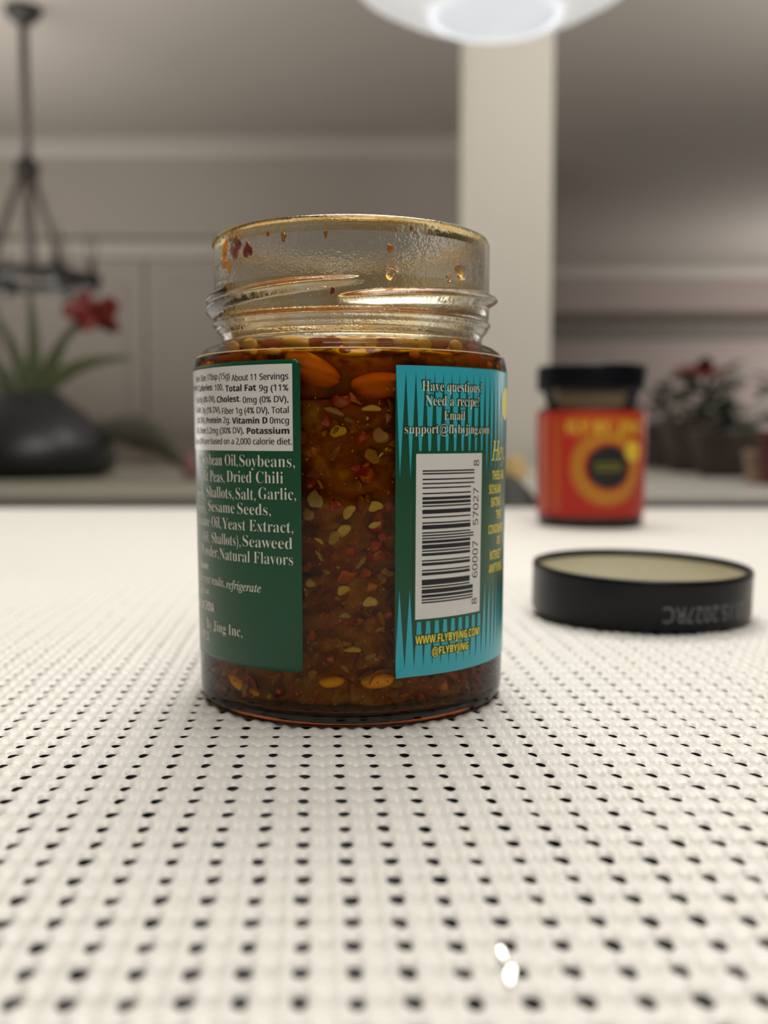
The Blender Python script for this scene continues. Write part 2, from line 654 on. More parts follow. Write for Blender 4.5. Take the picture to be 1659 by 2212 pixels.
# closet doors
for k, x0 in enumerate((-2.95, -2.13, -1.31, -0.49)):
    d = struct('door_%d' % (k + 1), box(x0, x0 + 0.81, 5.765, 5.80, FLOOR + 0.01, zc0 - 0.005), M['door'])
    for (a, b, c, e) in ((0.1, 0.71, 0.15, 0.85), (0.1, 0.71, 1.0, zc0 - FLOOR - 0.14)):
        obj('panel', box(x0 + a, x0 + b, 5.755, 5.767, FLOOR + c, FLOOR + e, 0.006), M['door'], d, smooth=False)
    obj('handle', tube([(x0 + 0.75, 5.735, FLOOR + 0.95), (x0 + 0.75, 5.735, FLOOR + 1.10)], 0.008), M['black_metal'], d)
struct('baseboard_back', box(-5, -2.96, 5.78, 5.8, FLOOR, FLOOR + 0.12), M['trim'])
struct('baseboard_far', box(0.44, 5, 9.98, 10.0, FLOOR, FLOOR + 0.12), M['trim'])
# dark valance over the far window, with its pale shade below
zv0, zv1 = at(1400, 732, 9.9).z, at(1400, 694, 9.9).z
wn = struct('window_1', box(1.5, 4.4, 9.95, 9.995, FLOOR + 0.5, zv0), M['wall_far'])
obj('valance', box(1.45, 4.6, 9.85, 9.99, zv0, zv1, 0.01), M['valance'], wn, smooth=False)
obj('sill', box(1.45, 4.45, 9.90, 9.995, FLOOR + 0.45, FLOOR + 0.5, 0.008), M['trim'], wn, smooth=False)
# white square column
cl, cr = at(1008, 500, 3.05).x, at(1192, 500, 3.05).x
struct('column', box(cl, cr, 3.05, 3.05 + cr - cl, FLOOR, CEIL, 0.006), M['column'])

# ------------------------------------------------------------------ table and its knitted mat
TY1 = on_plane(830, 1097, 0).y
tb = empty('table', (0, 0.25, FLOOR))
tag(tb, 'dark wooden table covered by the white knitted mat', 'table')


def child(o, p):
    o.parent = p
    o.matrix_parent_inverse = Matrix.Translation(-p.location)
    return o


child(obj('table_top', box(-0.72, 0.72, -0.30, TY1 - 0.004, -0.036, -0.0034, 0.003), M['table'], smooth=False), tb)
for sx in (-0.66, 0.66):
    for sy in (-0.24, TY1 - 0.06):
        child(obj('leg', box(sx - 0.03, sx + 0.03, sy - 0.03, sy + 0.03, FLOOR, -0.036, 0.004), M['table'], smooth=False), tb)

h0 = on_plane(647, 2177, -0.0012)
h1 = on_plane(772, 2176, -0.0012)
DX = (h1 - h0).length * 1.0
DZ = DX * 1.0
rowd = np.array([0.99996, 0.0085])
cold = np.array([-0.0668, 0.9978])
org = np.array([h0.x, h0.y])
Binv = np.linalg.inv(np.array([rowd * DX, cold * DZ]).T)


def hash2(i, j, s):
    q = np.sin(i * 127.1 + j * 311.7 + s * 74.7) * 43758.5453
    return q - np.floor(q)


def mat_height(a, b):
    """relief of the knit in metres below the tops, and distance from the nearest hole"""
    ia, ib = np.round(a), np.round(b)
    ja = (hash2(ia, ib, 1) - 0.5) * 0.09
    jb = (hash2(ia, ib, 2) - 0.5) * 0.08
    fa, fb = a - ia - ja, b - ib - jb
    ra = 0.195 + 0.05 * (hash2(ia, ib, 3) - 0.5)
    rb = 0.265 + 0.06 * (hash2(ia, ib, 4) - 0.5)
    r = np.sqrt((fa / ra) ** 2 + (fb / rb) ** 2)
    gb = b - np.round(b)
    row = np.cos(pi * gb) ** 2                       # 1 on the crease between rows
    lobe = -np.cos(4 * pi * a) * 0.5 + 0.5           # 1 on the two lobes of each pad
    ca, cb = np.floor(a), np.round(b)
    pit = np.exp(-(((a - ca - 0.5) / 0.085) ** 2 + (gb / 0.11) ** 2))
    h = -0.00046 * np.exp(-(gb / 0.085) ** 2) - 0.00034 * row * (1 - 0.3 * lobe) - 0.00036 * (1 - lobe) * (1 - 0.2 * row)
    h = h - 0.0009 * pit * (0.35 + 0.9 * hash2(ca, cb, 6))
    t = np.clip((1.35 - r) / 0.5, 0, 1)
    h = h - 0.00040 * t * t * (3 - 2 * t)
    n = 0.00012 * (hash2(np.floor(a * 2), np.round(b - 0.5), 5) - 0.5) * (1 - row)
    return h + n, r, ia + ja, ib + jb


def mat_patch(a0, a1, b0, b1, n, cut):
    A = np.arange(a0 * n, a1 * n + 1) / n
    B = np.arange(b0 * n, b1 * n + 1) / n
    a, b = np.meshgrid(A, B)
    h, r, ha, hb = mat_height(a, b)
    rc = (r[:-1, :-1] + r[:-1, 1:] + r[1:, 1:] + r[1:, :-1]) / 4
    kp, rm = np.zeros(a.shape, bool), np.zeros(a.shape, bool)
    for m_, sel in ((kp, rc > cut), (rm, rc <= cut)):
        m_[:-1, :-1] |= sel
        m_[:-1, 1:] |= sel
        m_[1:, 1:] |= sel
        m_[1:, :-1] |= sel
    edge = kp & rm                                   # draw the edge of each hole onto a smooth oval
    k = np.where(edge, cut / np.maximum(r, 0.05), 1.0)
    h = np.where(edge, h[edge].mean() if edge.any() else 0, h)
    a, b = ha + (a - ha) * k, hb + (b - hb) * k
    xy = org + a[..., None] * rowd * DX + b[..., None] * cold * DZ
    v = np.concatenate([xy, h[..., None]], -1).reshape(-1, 3)
    ny, nx = a.shape
    idx = np.arange(nx * ny).reshape(ny, nx)
    q = np.stack([idx[:-1, :-1], idx[:-1, 1:], idx[1:, 1:], idx[1:, :-1]], -1)
    xc = (xy[:-1, :-1] + xy[1:, 1:]) / 2
    keep = (rc > cut) & (xc[..., 1] < TY1) & (np.abs(xc[..., 0]) < 0.725) & (xc[..., 1] > -0.30)
    return v, q[keep]


def cell(x, y):
    return Binv @ (np.array([x, y]) - org)


patches = []
NB0, NB1 = -3, 54                                    # near rows
for b in range(NB0, NB1, 3):                         # fine patch, widening with distance
    yy = h0.y + (b + 3) * DZ
    half = 0.40 * yy + 0.02
    c0 = cell(-half, yy)[0]
    c1 = cell(half, yy)[0]
    a0, a1 = int(math.floor(c0)), int(math.ceil(c1))
    patches.append(mat_patch(a0, a1, b, b + 3, 14, 0.88))
    patches.append(mat_patch(-140, a0, b, b + 3, 5, 0.9))
    patches.append(mat_patch(a1, 150, b, b + 3, 5, 0.9))
nb2 = int((TY1 - h0.y) / DZ) + 2
patches.append(mat_patch(-50, 95, NB1, nb2, 6, 0.9))
patches.append(mat_patch(-140, -50, NB1, nb2, 3, 0.8))
patches.append(mat_patch(95, 160, NB1, nb2, 3, 0.8))
patches.append(mat_patch(-140, 150, -76, NB0, 2, 0.8))
nv = 0
VV, QQ = [], []
for v, q in patches:
    if not len(q):
        continue
    used, inv = np.unique(q, return_inverse=True)
    VV.append(v[used])
    QQ.append(inv.reshape(-1, 4) + nv)
    nv += len(used)
VV = np.concatenate(VV)
QQ = np.concatenate(QQ)
me = bpy.data.meshes.new('knitted_mat')
me.vertices.add(len(VV))
me.vertices.foreach_set('co', VV.astype(np.float32).ravel())
me.loops.add(len(QQ) * 4)
me.loops.foreach_set('vertex_index', QQ.astype(np.int32).ravel())
me.polygons.add(len(QQ))
me.polygons.foreach_set('loop_start', np.arange(0, len(QQ) * 4, 4, dtype=np.int32))
me.materials.append(M['mat'])
me.update(calc_edges=True)
me.shade_smooth()
tag(link('knitted_mat', me), 'white knitted vinyl mat full of small holes spread over the table', 'mat')
print('mat quads', len(QQ))

# ------------------------------------------------------------------ the chili crisp jar
RB, RT = 33.6 * MM, 34.3 * MM


def rad(z):
    return RB + (RT - RB) * min(max((z - 0.008) / 0.064, 0), 1)


jar = empty('chili_crisp_jar', JAR)
tag(jar, 'open glass jar of chili crisp with a wrap-round green and teal label', 'jar')

body_prof = [(32.0, 0.15), (32.7, 0.5), (33.3, 1.6), (33.5, 3.4)] + [(rad(q * MM) / MM - 0.03, q) for q in (8, 20, 35, 50, 62, 70)] + [
    (34.2, 70.9), (34.0, 71.9), (33.7, 73.0), (33.25, 73.7), (33.05, 73.75), (32.6, 74.4), (31.4, 75.3), (30.0, 75.9), (28.9, 76.3), (28.5, 76.7)]
obj('glass_body', lathe([(r * MM, z * MM) for r, z in body_prof], 192), M['body_glass'], jar)
# heavy glass foot
foot = [(0, 1.4), (20, 1.2), (28, 0.9), (30.4, 0.3), (31.4, 0.0), (32.3, 0.2), (32.9, 0.8), (33.2, 1.9), (33.1, 2.6), (32.0, 3.0), (26, 3.2), (0, 3.3)]
fv, ff = lathe([(max(r, 0.02) * MM, z * MM) for r, z in foot], 96)
obj('glass_foot', (fv, ff), M['base_glass'], jar)


obj('shoulder_highlight', lathe([((33.5 + 0.16 * cos(a)) * MM, (73.35 + 0.13 * sin(a)) * MM) for a in [2 * pi * k / 8 for k in range(8)]], 128, closed=True), M['highlight'], jar)  # added ring that draws the bright highlight line round the shoulder
# oil clinging to the rim and to the lower neck
obj('oil_film', join(lathe([(r * MM, z * MM) for r, z in [(30.0, 97.3), (29.97, 97.95), (29.68, 98.6), (29.13, 99.02), (28.5, 99.12), (27.85, 98.9), (27.45, 98.2), (27.42, 96.2)]], 128),
                     lathe([(r * MM, z * MM) for r, z in [(26.6, 76.8), (26.9, 77.6), (27.3, 79.2), (27.42, 82), (27.42, 88)]], 128)), M['film'], jar)


# neck: one closed solid with two thread ridges and a bead
def neck_solid():
    n = 224
    outer = []
    zs = [76.6 + 0.2 * i for i in range(int((97.6 - 76.6) / 0.2) + 1)]
    prof_in = [(29.9, 97.9), (29.6, 98.5), (29.1, 98.9), (28.5, 99.0), (27.9, 98.8), (27.6, 98.2), (27.5, 97.2), (27.5, 92), (27.5, 86), (27.5, 82),
               (27.4, 79), (27.0, 77.4), (26.7, 76.6)]
    v, f = [], []

    def base_r(z):
        if z < 78.2:
            return 28.4 + (z - 76.6) * 0.15
        if z < 79.2:
            return 28.65 + (z - 78.2) * 0.9
        return 29.55 + 0.45 * min(1, (z - 79.2) / 4)

    starts = [(-64, 84.0), (0, 0), (0, 0)]
    for z in zs:
        for k in range(n):
            th = 2 * pi * k / n                       # measured from the front, positive to the right
            td = math.degrees(th)
            r = base_r(z)
            # transfer bead
            r += 0.62 * math.exp(-((z - 80.5) / 0.62) ** 2)
            # thread ridges: four starts, each climbing to the right over 110 degrees
            for s0 in (-107, -3, 100, 190):
                d = (td - s0 + 180) % 360 - 180
                if s0 == -107 or s0 == 190:
                    d = (td - s0) % 360
                if -0.1 < d < 112:
                    zc = 82.9 + 3.7 * d / 112
                    if s0 == -107:
                        zc = 82.6 + 4.0 * d / 112
                    env = min(1, d / 14, (112 - d) / 26)
                    env = max(0, env) ** 0.7
                    q = (z - zc) / (1.45 * (0.45 + 0.55 * env))
                    if abs(q) < 1:
                        r += 1.9 * env * (1 - q * q) ** 0.8 if q > 0 else 1.9 * env * (1 - abs(q) ** 1.6)
            v.append((r * MM * sin(th), -r * MM * cos(th), z * MM))
    for r, z in prof_in:
        for k in range(n):
            th = 2 * pi * k / n
            rr = r
            v.append((rr * MM * sin(th), -rr * MM * cos(th), z * MM))
    m = len(zs) + len(prof_in)
    for i in range(m):
        j = (i + 1) % m
        for k in range(n):
            k2 = (k + 1) % n
            f.append((i * n + k, i * n + k2, j * n + k2, j * n + k))
    return v, f


nk = obj('threaded_neck', neck_solid(), M['neck_glass'], jar, loc=(0.0003, 0, 0))
tag(nk, 'clear threaded neck smeared with amber oil')

# ---- wrap label
GAPL, _ = on_cyl(650, 1100, RT)                      # right end of the left-hand side
GAPR, _ = on_cyl(854.5, 1100, RT)                    # left end of the right-hand side
_, zr_top = on_cyl(856, 788.5, RT)
_, zr_bot = on_cyl(860, 1464, RB)
_, zl_top = on_cyl(640, 775.5, RT)
_, zl_bot = on_cyl(651, 1453, RB)
SPAN = 2 * pi - (GAPR - GAPL)


def lift(th, z):
    """the lifted, crinkled lower corner of the label"""
    d = max(0.0, 1 - sqrt(((th - GAPR) * 34 / 4.0) ** 2 + ((z - zr_bot) / MM / 5.0) ** 2))
    return d * d * 0.75 * MM


def surf(th, z, lay):
    r = rad(z) + (0.06 + 0.035 * lay) * MM + lift(th, z)
    return (r * sin(th), -r * cos(th), z)


def label_sheet():
    nu, nz = 260, 70
    v, f = [], []
    for j in range(nz + 1):
        t = j / nz
        for i in range(nu + 1):
            u = i / nu
            th = GAPR + SPAN * (u ** 1.3 if u < 0.5 else u + (0.5 ** 1.3 - 0.5) * (1 - u) * 2)
            zt = zr_top + (zl_top - zr_top) * u
            zb = zr_bot + (zl_bot - zr_bot) * u
            z = zb + (zt - zb) * t
            # rounded corner
            e = min((th - GAPR), (GAPR + SPAN - th)) * 34 * MM
            rr = 0.8 * MM
            if e < rr:
                dz = rr - sqrt(max(0, rr * rr - (rr - e) ** 2))
                z = min(max(z, zb + dz), zt - dz)
            v.append(surf(th, z, 0))
    m = nu + 1
    for j in range(nz):
        for i in range(nu):
            f.append((j * m + i, j * m + i + 1, (j + 1) * m + i + 1, (j + 1) * m + i))
    # turned-in edges give the sheet its thickness
    edge = [i for i in range(m)] + [j * m + nu for j in range(1, nz + 1)] + [nz * m + i for i in range(nu - 1, -1, -1)] + [j * m for j in range(nz - 1, 0, -1)]
    b = len(v)
    for q in edge:
        p = Vector(v[q])
        d = Vector((p.x, p.y, 0)).normalized()
        v.append(tuple(p - d * 0.05 * MM))
    ne = len(edge)
    for k in range(ne):
        k2 = (k + 1) % ne
        f.append((edge[k], b + k, b + k2, edge[k2]))
    return v, f


label = obj('wrap_label', label_sheet(), M['label_green'], jar)
tag(label, 'green wrap label with teal spikes and a white barcode box')


def sheet_quad(th0, th1, z0, z1, lay, nu=24, nz=24):
    v, f = [], []
    for j in range(nz + 1):
        for i in range(nu + 1):
            v.append(surf(th0 + (th1 - th0) * i / nu, z0 + (z1 - z0) * j / nz, lay))
    for j in range(nz):
        for i in range(nu):
            a = j * (nu + 1) + i
            f.append((a, a + 1, a + nu + 2, a + nu + 1))
    return v, f


class Ink:
    """collects flat print of one colour on the jar's label"""

    def __init__(self):
        self.v, self.f = [], []

    def add(self, v, f):
        n = len(self.v)
        self.v += v
        self.f += [tuple(i + n for i in q) for q in f]

    def line(self, s, style, z, cap, lay, L=None, R=None, xs=None, C=None, grow=0.0, wrap=surf):
        """a line of writing: L, R angles of its ends (or one of them and xs, the width factor)"""
        fn, off = STYLE[style]
        v, f = text_mesh(fn(s), off)
        x0, x1 = min(p[0] for p in v), max(p[0] for p in v)
        if grow:
            v, f = text_mesh(fn(s), off + grow)
        sc = cap / cap_height(style)
        rr = 34.0 * MM
        if L is not None and R is not None:
            k = (R - L) * rr / (x1 - x0)
            b = L * rr - x0 * k
        else:
            k = sc * xs
            b = (R * rr - x1 * k) if R is not None else ((L * rr - x0 * k) if L is not None else C * rr - (x0 + x1) / 2 * k)
        for sh_ in ((-0.022, 0.022) if style in ('sans', 'sansb') else (0.0,)):   # a firmer stroke
            self.add([wrap(((p[0] + sh_) * k + b) / rr, z + p[1] * sc, lay + sh_) for p in v], f)

    def build(self, name, mat, parent):
        return obj(name, (self.v, self.f), mat, parent, smooth=True)


# left side: white nutrition panel
def a2(x, y):                                        # pixel in the first close look -> pixel in the photo
    return 400 + x * 0.21700, 730 + y * 0.21700


def a3(x, y):
    return 400 + x * 0.23060, 1090 + y * 0.23060


def th_of(px):
    return on_cyl(px[0], px[1], RT)[0]


def z_of(px):
    return on_cyl(px[0], px[1], rad(0.05))[1]


pt, pb = a2(1058, 256), a2(1078, 1126)
panel = obj('nutrition_panel', sheet_quad(th_of(pb) - 62 / 34, th_of(((pt[0] + pb[0]) / 2, 870)), z_of(pb), z_of(pt), 1, 40, 20), M['label_white'], label)
blk = Ink()
XS = 0.80


def seg(ink, s, style, R, L, base, cap, fr, lay=2, xs=None):
    pR = fr(R, base)
    ink.line(s, style, z_of(pR), cap * MM, lay, L=th_of(fr(L, base)) if L is not None else None, R=th_of(pR), xs=xs)


for base, parts in (
        (412, [("Serv. Size: 1Tbsp (15g)", 'sans', 445, None), ("About 11 Servings", 'sans', 1027, 465)]),
        (525, [("per serving:", 'sans', 128, None), ("Calories:", 'sansb', 276, 137), ("100,", 'sans', 380, 298), ("Total Fat", 'sansb', 707, 403), ("9g (11%", 'sans', 1027, 738)]),
        (640, [("Fat 0g (0% DV),", 'sans', 300, None), ("Cholest.", 'sansb', 552, 318), ("0mg (0% DV),", 'sans', 1027, 575)]),
        (748, [("Carb.", 'sansb', 160, None), ("3g (1% DV),", 'sans', 352, 170), ("Fiber 1g (4% DV), Total", 'sans', 1030, 368)]),
        (852, [("(0% DV),", 'sans', 198, None), ("Protein", 'sansb', 358, 210), ("2g.", 'sans', 447, 378), ("Vitamin D", 'sansb', 818, 468), ("0mcg", 'sans', 1032, 843)]),
        (955, [("DV),", 'sans', 142, None), ("Iron", 'sansb', 203, 150), ("5.2mg (30% DV),", 'sans', 582, 215), ("Potassium", 'sansb', 1035, 613)]),
        (1062, [("Values (DV)", 'sans', 188, None), ("are based on a 2,000 calorie diet.", 'sans', 1062, 195)])):
    for s, st, R, L in parts:
        seg(blk, s, st, R, L, base + (0 if R > 600 else -4), 1.22, a2, xs=0.9)
blk.build('nutrition_lettering', M['label_black'], panel)

crm = Ink()
for base, parts in (
        (1287, [("O Soybean Oil,", 'serif', 518, None), ("Soybeans,", 'serif', 1090, 537)]),
        (1450, [("Split Peas,", 'serif', 385, None), ("Dried Chili", 'serif', 972, 408)]),
        (1614, [("Seeds,", 'serif', 195, None), ("Shallots,", 'serif', 475, 207), ("Salt,", 'serif', 695, 497), ("Garlic,", 'serif', 1100, 725)])):
    for s, st, R, L in parts:
        seg(crm, s, st, R, L, base + (0 if R > 600 else -12), 2.25, a2, xs=0.78)
for base, cap, parts in (
        (103, 2.2, [("Seeds,", 'serif', 195, None, -22), ("Sesame", 'serif', 455, 210, -20), ("Seeds,", 'serif', 797, 483, 0)]),
        (262, 2.2, [("Sesame Oil,", 'serif', 325, None, -42), ("Yeast Extract,", 'serif', 1008, 340, 4)]),
        (418, 2.2, [("Oil, Shallots),", 'serif', 508, None, -26), ("Seaweed", 'serif', 1000, 530, 0)]),
        (570, 2.25, [("Powder,", 'serif', 300, None, -70), ("Natural Flavors", 'serif', 1005, 312, 0)]),
        (604, 1.5, [("Sesame", 'serifb', 207, None, 0)]),
        (825, 1.75, [("For best results,", 'italic', 353, None, -55), ("refrigerate", 'italic', 700, 370, 0)]),
        (840, 1.5, [("after use.", 'italic', 213, None, 0)]),
        (1008, 1.9, [("MADE IN CHINA", 'cond', 255, None, 0)]),
        (1248, 2.1, [("Fly", 'serif', 168, None, -75), ("By Jing Inc,", 'serif', 518, 183, -5)]),
        (1276, 1.9, [("90028", 'serif', 207, None, 0)])):
    for s, st, R, L, dy in parts:
        seg(crm, s, st, R, L, base + dy, cap, a3, xs=0.62 if st == 'cond' else 0.78)
crm.build('ingredient_lettering', M['label_cream'], label)


# right side: teal spikes, writing, barcode
def a5(x, y):
    return 830 + x * 0.19890, 760 + y * 0.19890


def a6(x, y):
    return 830 + x * 0.18990, 1180 + y * 0.18990


upper, lower = Ink(), Ink()
teal = upper
g0 = th_of(a5(235, 200))
PITCHA = (th_of(a5(643, 215)) - g0) / 4.0
z_gt = z_of(a5(235, 200))
z_ga = z_of(a5(172, 1370))
z_bt = z_of(a6(348, 1392))
z_ba = z_of(a6(285, 490))
thmax = GAPR + 2.6


def strip_poly(pts_left, pts_right, lay=1.6):
    v = [surf(t, z, lay) for t, z in pts_left] + [surf(t, z, lay) for t, z in pts_right]
    n = len(pts_left)
    f = [(i, i + n, i + n + 1, i + 1) for i in range(n - 1)]
    teal.add(v, f)


zt_l = zr_top - 0.03 * MM
for teal, za, zb in ((upper, z_gt, zr_top), (lower, zr_bot, z_bt)):
    v, f = sheet_quad(GAPR + 0.002, thmax, za, zb, 1.6, 170, 8)
    teal.add(v, f)
for k in range(-1, 62):
    tl, tr = g0 + k * PITCHA, g0 + (k + 1) * PITCHA
    if k == -1:
        tl = GAPR + 0.002
        tr = g0
    if tr > thmax:
        break
    mid = (tl + tr) / 2 if k >= 0 else tl + (tr - tl) * 0.42
    gap = 0.0
    N = 14
    for teal, ztop, zap in ((upper, z_gt, z_ga), (lower, z_bt, z_ba)):
        L = [(tl + (mid - tl) * (i / N) ** 1.3, ztop + (zap - ztop) * (i / N) ** 1.3) for i in range(N + 1)]
        R = [(tr + (mid - tr) * (i / N) ** 1.3, ztop + (zap - ztop) * (i / N) ** 1.3) for i in range(N + 1)]
        if zap > ztop:
            L, R = R, L
        strip_poly(L, R)
upper.build('upper_spikes', M['label_teal'], label)
lower.build('lower_spikes', M['label_teal'], label)

# barcode box with its green margin
b00, b10, b01 = a5(349, 1108), a5(1069, 1100), a6(358, 838)
tb0, tb1 = th_of((899, 1150)), th_of((1040.5, 1150))
zb1, zb0 = z_of(b00), z_of(b01)
mg = Ink()
e = 0.5 * MM
mg.add(*sheet_quad(tb0 - e / 0.034, tb1 + e / 0.034, zb0 - e, zb1 + e, 2))
halo_lines = [("Have questions?", 'serif', a5(410, 428), a5(1055, 445), 1.95), ("Need a recipe?", 'serif', a5(447, 583), a5(1028, 597), 1.95),
              ("Email", 'serif', a5(650, 738), a5(875, 742), 1.75), ("support@flybyjing.com", 'serif', a5(222, 884), a5(1138, 893), 1.75)]
yel_lines = [("WWW.FLYBYJ\u00cfNG.COM", 'cond', a6(365, 1128), a6(1097, 990), 1.6), ("@FLYBYJ\u00cfNG", 'cond', a6(557, 1243), a6(975, 1162), 1.5)]
for ls in (halo_lines, yel_lines):
    for s, st, l, r, cap in ls:
        z = (z_of(l) + z_of(r)) / 2
        mg.line(s, st, z, cap * MM, 2, L=th_of(l), R=th_of(r), grow=0.085 if ls is halo_lines else 0.08)
        if ls is yel_lines:
            mg.add(*sheet_quad(th_of(l) - 0.008, th_of(r) + 0.008, z - 0.15 * MM, z + cap * MM + 0.2 * MM, 2, 12, 3))
mg.build('lettering_outline', M['label_green'], label)
wt = Ink()
for s, st, l, r, cap in halo_lines:
    wt.line(s, st, (z_of(l) + z_of(r)) / 2, cap * MM, 3.2, L=th_of(l), R=th_of(r))
wt.build('contact_lettering', M['label_cream'], label)
yl = Ink()
for s, st, l, r, cap in yel_lines:
    yl.line(s, st, (z_of(l) + z_of(r)) / 2, cap * MM, 3.2, L=th_of(l), R=th_of(r))


def a7(x, y):
    return 1050 + x * 0.15810, 930 + y * 0.15810


yl.line("Hey,", 'italic', z_of(a7(80, 408)), 4.0 * MM, 2.2, L=th_of(a7(80, 408)), xs=0.86)
for s, x, y, cap in (("THESE ARE", 92, 672, 1.85), ("S\u00cfCHUAN", 50, 865, 1.85), ("EATING", 80, 1040, 1.85), ("THIS", 148, 1203, 1.85), ("CONDIMENT", 45, 1415, 1.85),
                     ("DO", 163, 1550, 1.75), ("\u00cfNTEREST", 62, 1770, 1.85), ("ANYTHING", 57, 1950, 1.85)):
    yl.line(s, 'cond', z_of(a7(x, y)), cap * MM, 2.2, L=th_of(a7(x, y)), xs=0.60)
# scalloped badge
tcen, zcen, rb_ = th_of((1083.5, 874)) + 3.5 / 34, z_of((1086, 872)), 3.5 * MM
bv = [surf(tcen, zcen, 3.4)]
for k in range(96):
    a = 2 * pi * k / 96
    r_ = rb_ * (1 + 0.035 * cos(24 * a))
    bv.append(surf(tcen + r_ * cos(a) / 0.034, zcen + r_ * sin(a), 3.0))
yl.add(bv, [(0, k + 1, (k + 1) % 96 + 1) for k in range(96)])
yl.build('yellow_lettering', M['label_yellow'], label)
bx = obj('barcode_box', sheet_quad(tb0, tb1, zb0, zb1, 3), M['label_white'], label)
bc = Ink()
LC = ['0001101', '0011001', '0010011', '0111101', '0100011', '0110001', '0101111', '0111011', '0110111', '0001011']
digits = '860007570278'
bits = '101' + ''.join(LC[int(c)] for c in digits[:6]) + '01010' + ''.join(''.join('1' if q == '0' else '0' for q in LC[int(c)]) for c in digits[6:]) + '101'
zbar0, zbar1 = z_of((913, 1304)), z_of((913.5, 1016))
tx0, txl, txs = th_of((913, 1150)), th_of((1024.5, 1150)), th_of((1017.5, 1150))
mod = (zbar1 - zbar0) / 95
i = 0
while i < 95:
    if bits[i] == '1':
        j = i
        while j < 95 and bits[j] == '1':
            j += 1
        long_ = i < 10 or i >= 85 or 45 <= i < 50
        bc.add(*sheet_quad(tx0, txl if long_ else txs, zbar0 + i * mod, zbar0 + j * mod, 4, 10, 1))
        i = j
    else:
        i += 1


def rot_digits(s, zlo, zhi, tbase, cap):
    v, f = text_mesh(sans(s), 0)
    x0, x1 = min(p[0] for p in v), max(p[0] for p in v)
    sc = cap / cap_height('sans')
    k = (zhi - zlo) / (x1 - x0)
    bc.add([surf(tbase - p[1] * sc / 0.034, zlo + (p[0] - x0) * k, 4) for p in v], f)


tdb = th_of((1034, 1150))
cp = 1.75 * MM
rot_digits('8', z_of((1028, 1304.5)), z_of((1028, 1291)), tdb, cp)
rot_digits('60007', z_of((1028, 1247.5)), z_of((1028, 1168)), tdb, cp)
rot_digits('57027', z_of((1028, 1134)), z_of((1028, 1053.5)), tdb, cp)
rot_digits('8', z_of((1028, 1006.5)), z_of((1028, 993)), tdb, cp)
bc.build('barcode', M['label_black'], bx)

# ------------------------------------------------------------------ what is in the jar
oil_prof = [(0.02, 3.35), (31.9, 3.4), (33.0, 4.2), (33.2, 8), (33.5, 30), (33.75, 50), (33.9, 68), (33.7, 71.5), (32.9, 73.2), (31.2, 74.8), (29.2, 75.6), (27.6, 76.0), (0.02, 75.6)]
tag(obj('chili_oil', lathe([(r * MM, z * MM) for r, z in oil_prof], 96), M['oil'], loc=JAR),
    'dark amber chili oil filling the open jar to its shoulder', 'oil')


def sediment():
    rg = random.Random(3)
    n, m = 120, 70
    v, f = [], []
    for j in range(m + 1):
        z = 3.8 + (64.5 - 3.8) * j / m
        for k in range(n):
            th = 2 * pi * k / n
            r = 29.4 + 1.5 * sin(5 * th + z * 0.35) * sin(z * 0.23 + 3 * th) + 1.0 * sin(13 * th - z * 0.5) * sin(z * 0.6) + rg.uniform(-0.5, 0.5)
            r = min(r, 32.0)
            if j == m:
                r *= 0.9
            v.append((r * MM * sin(th), -r * MM * cos(th), (z + (1.5 * sin(3 * th) if j == m else 0)) * MM))
    for j in range(m):
        for k in range(n):
            k2 = (k + 1) % n
            f.append((j * n + k, j * n + k2, (j + 1) * n + k2, (j + 1) * n + k))
    f.append(tuple(range(n - 1, -1, -1)))
    f.append(tuple(m * n + k for k in range(n)))
    return v, f




def raft():
    """the raft of soaked chili that floats under the shoulder"""
    r = random.Random(9)
    n = 96
    prof = [(25.0, 61.0), (28.8, 63.0), (29.2, 66.0), (29.6, 68.5), (29.8, 70.5), (29.4, 72.2), (28.2, 73.3), (25.5, 73.9), (20.0, 74.2), (12.0, 74.3), (0.3, 74.3)]
    v, f = [], []
    for i, (q, z) in enumerate(prof):
        for k in range(n):
            th = 2 * pi * k / n
            w = 0.5 * sin(9 * th + z) + 0.4 * sin(17 * th - 2 * z) + r.uniform(-0.25, 0.25)
            side = min(1.0, max(0.0, (abs(((th + pi) % (2 * pi)) - pi) - 0.5) / 0.35))  # widened at the sides, standing in for amber backlit oil there
            qq = q + (w + 2.9 * side if q > 27 else (w if q > 20 else 0))
            v.append((qq * MM * sin(th), -qq * MM * cos(th), (z + 0.25 * sin(11 * th + q)) * MM))
    for i in range(len(prof) - 1):
        for k in range(n):
            k2 = (k + 1) % n
            f.append((i * n + k, i * n + k2, (i + 1) * n + k2, (i + 1) * n + k))
    return v, f


tag(obj('chili_raft', raft(), M['raft'], loc=JAR), 'dark red raft of soaked chili floating under the jar shoulder', 'chili', kind='stuff')
tag(obj('chili_sediment', sediment(), M['sludge'], loc=JAR), 'brown mass of fine chili crumbs settled in the open jar', 'sediment', kind='stuff')

rg = random.Random(11)


def ellipsoid(a, b, c, n=12, m=8, fn=None):
    v, f = [(0, 0, c)], []
    for j in range(1, m):
        p = pi * j / m
        for k in range(n):
            t = 2 * pi * k / n
            v.append((a * sin(p) * cos(t), b * sin(p) * sin(t), c * cos(p)))
    v.append((0, 0, -c))
    for k in range(n):
        k2 = (k + 1) % n
        f.append((0, 1 + k, 1 + k2))
        for j in range(m - 2):
            f.append((1 + j * n + k, 1 + (j + 1) * n + k, 1 + (j + 1) * n + k2, 1 + j * n + k2))
        f.append((len(v) - 1, 1 + (m - 2) * n + k2, 1 + (m - 2) * n + k))
    if fn:
        v = [fn(Vector(p)) for p in v]
    return v, f


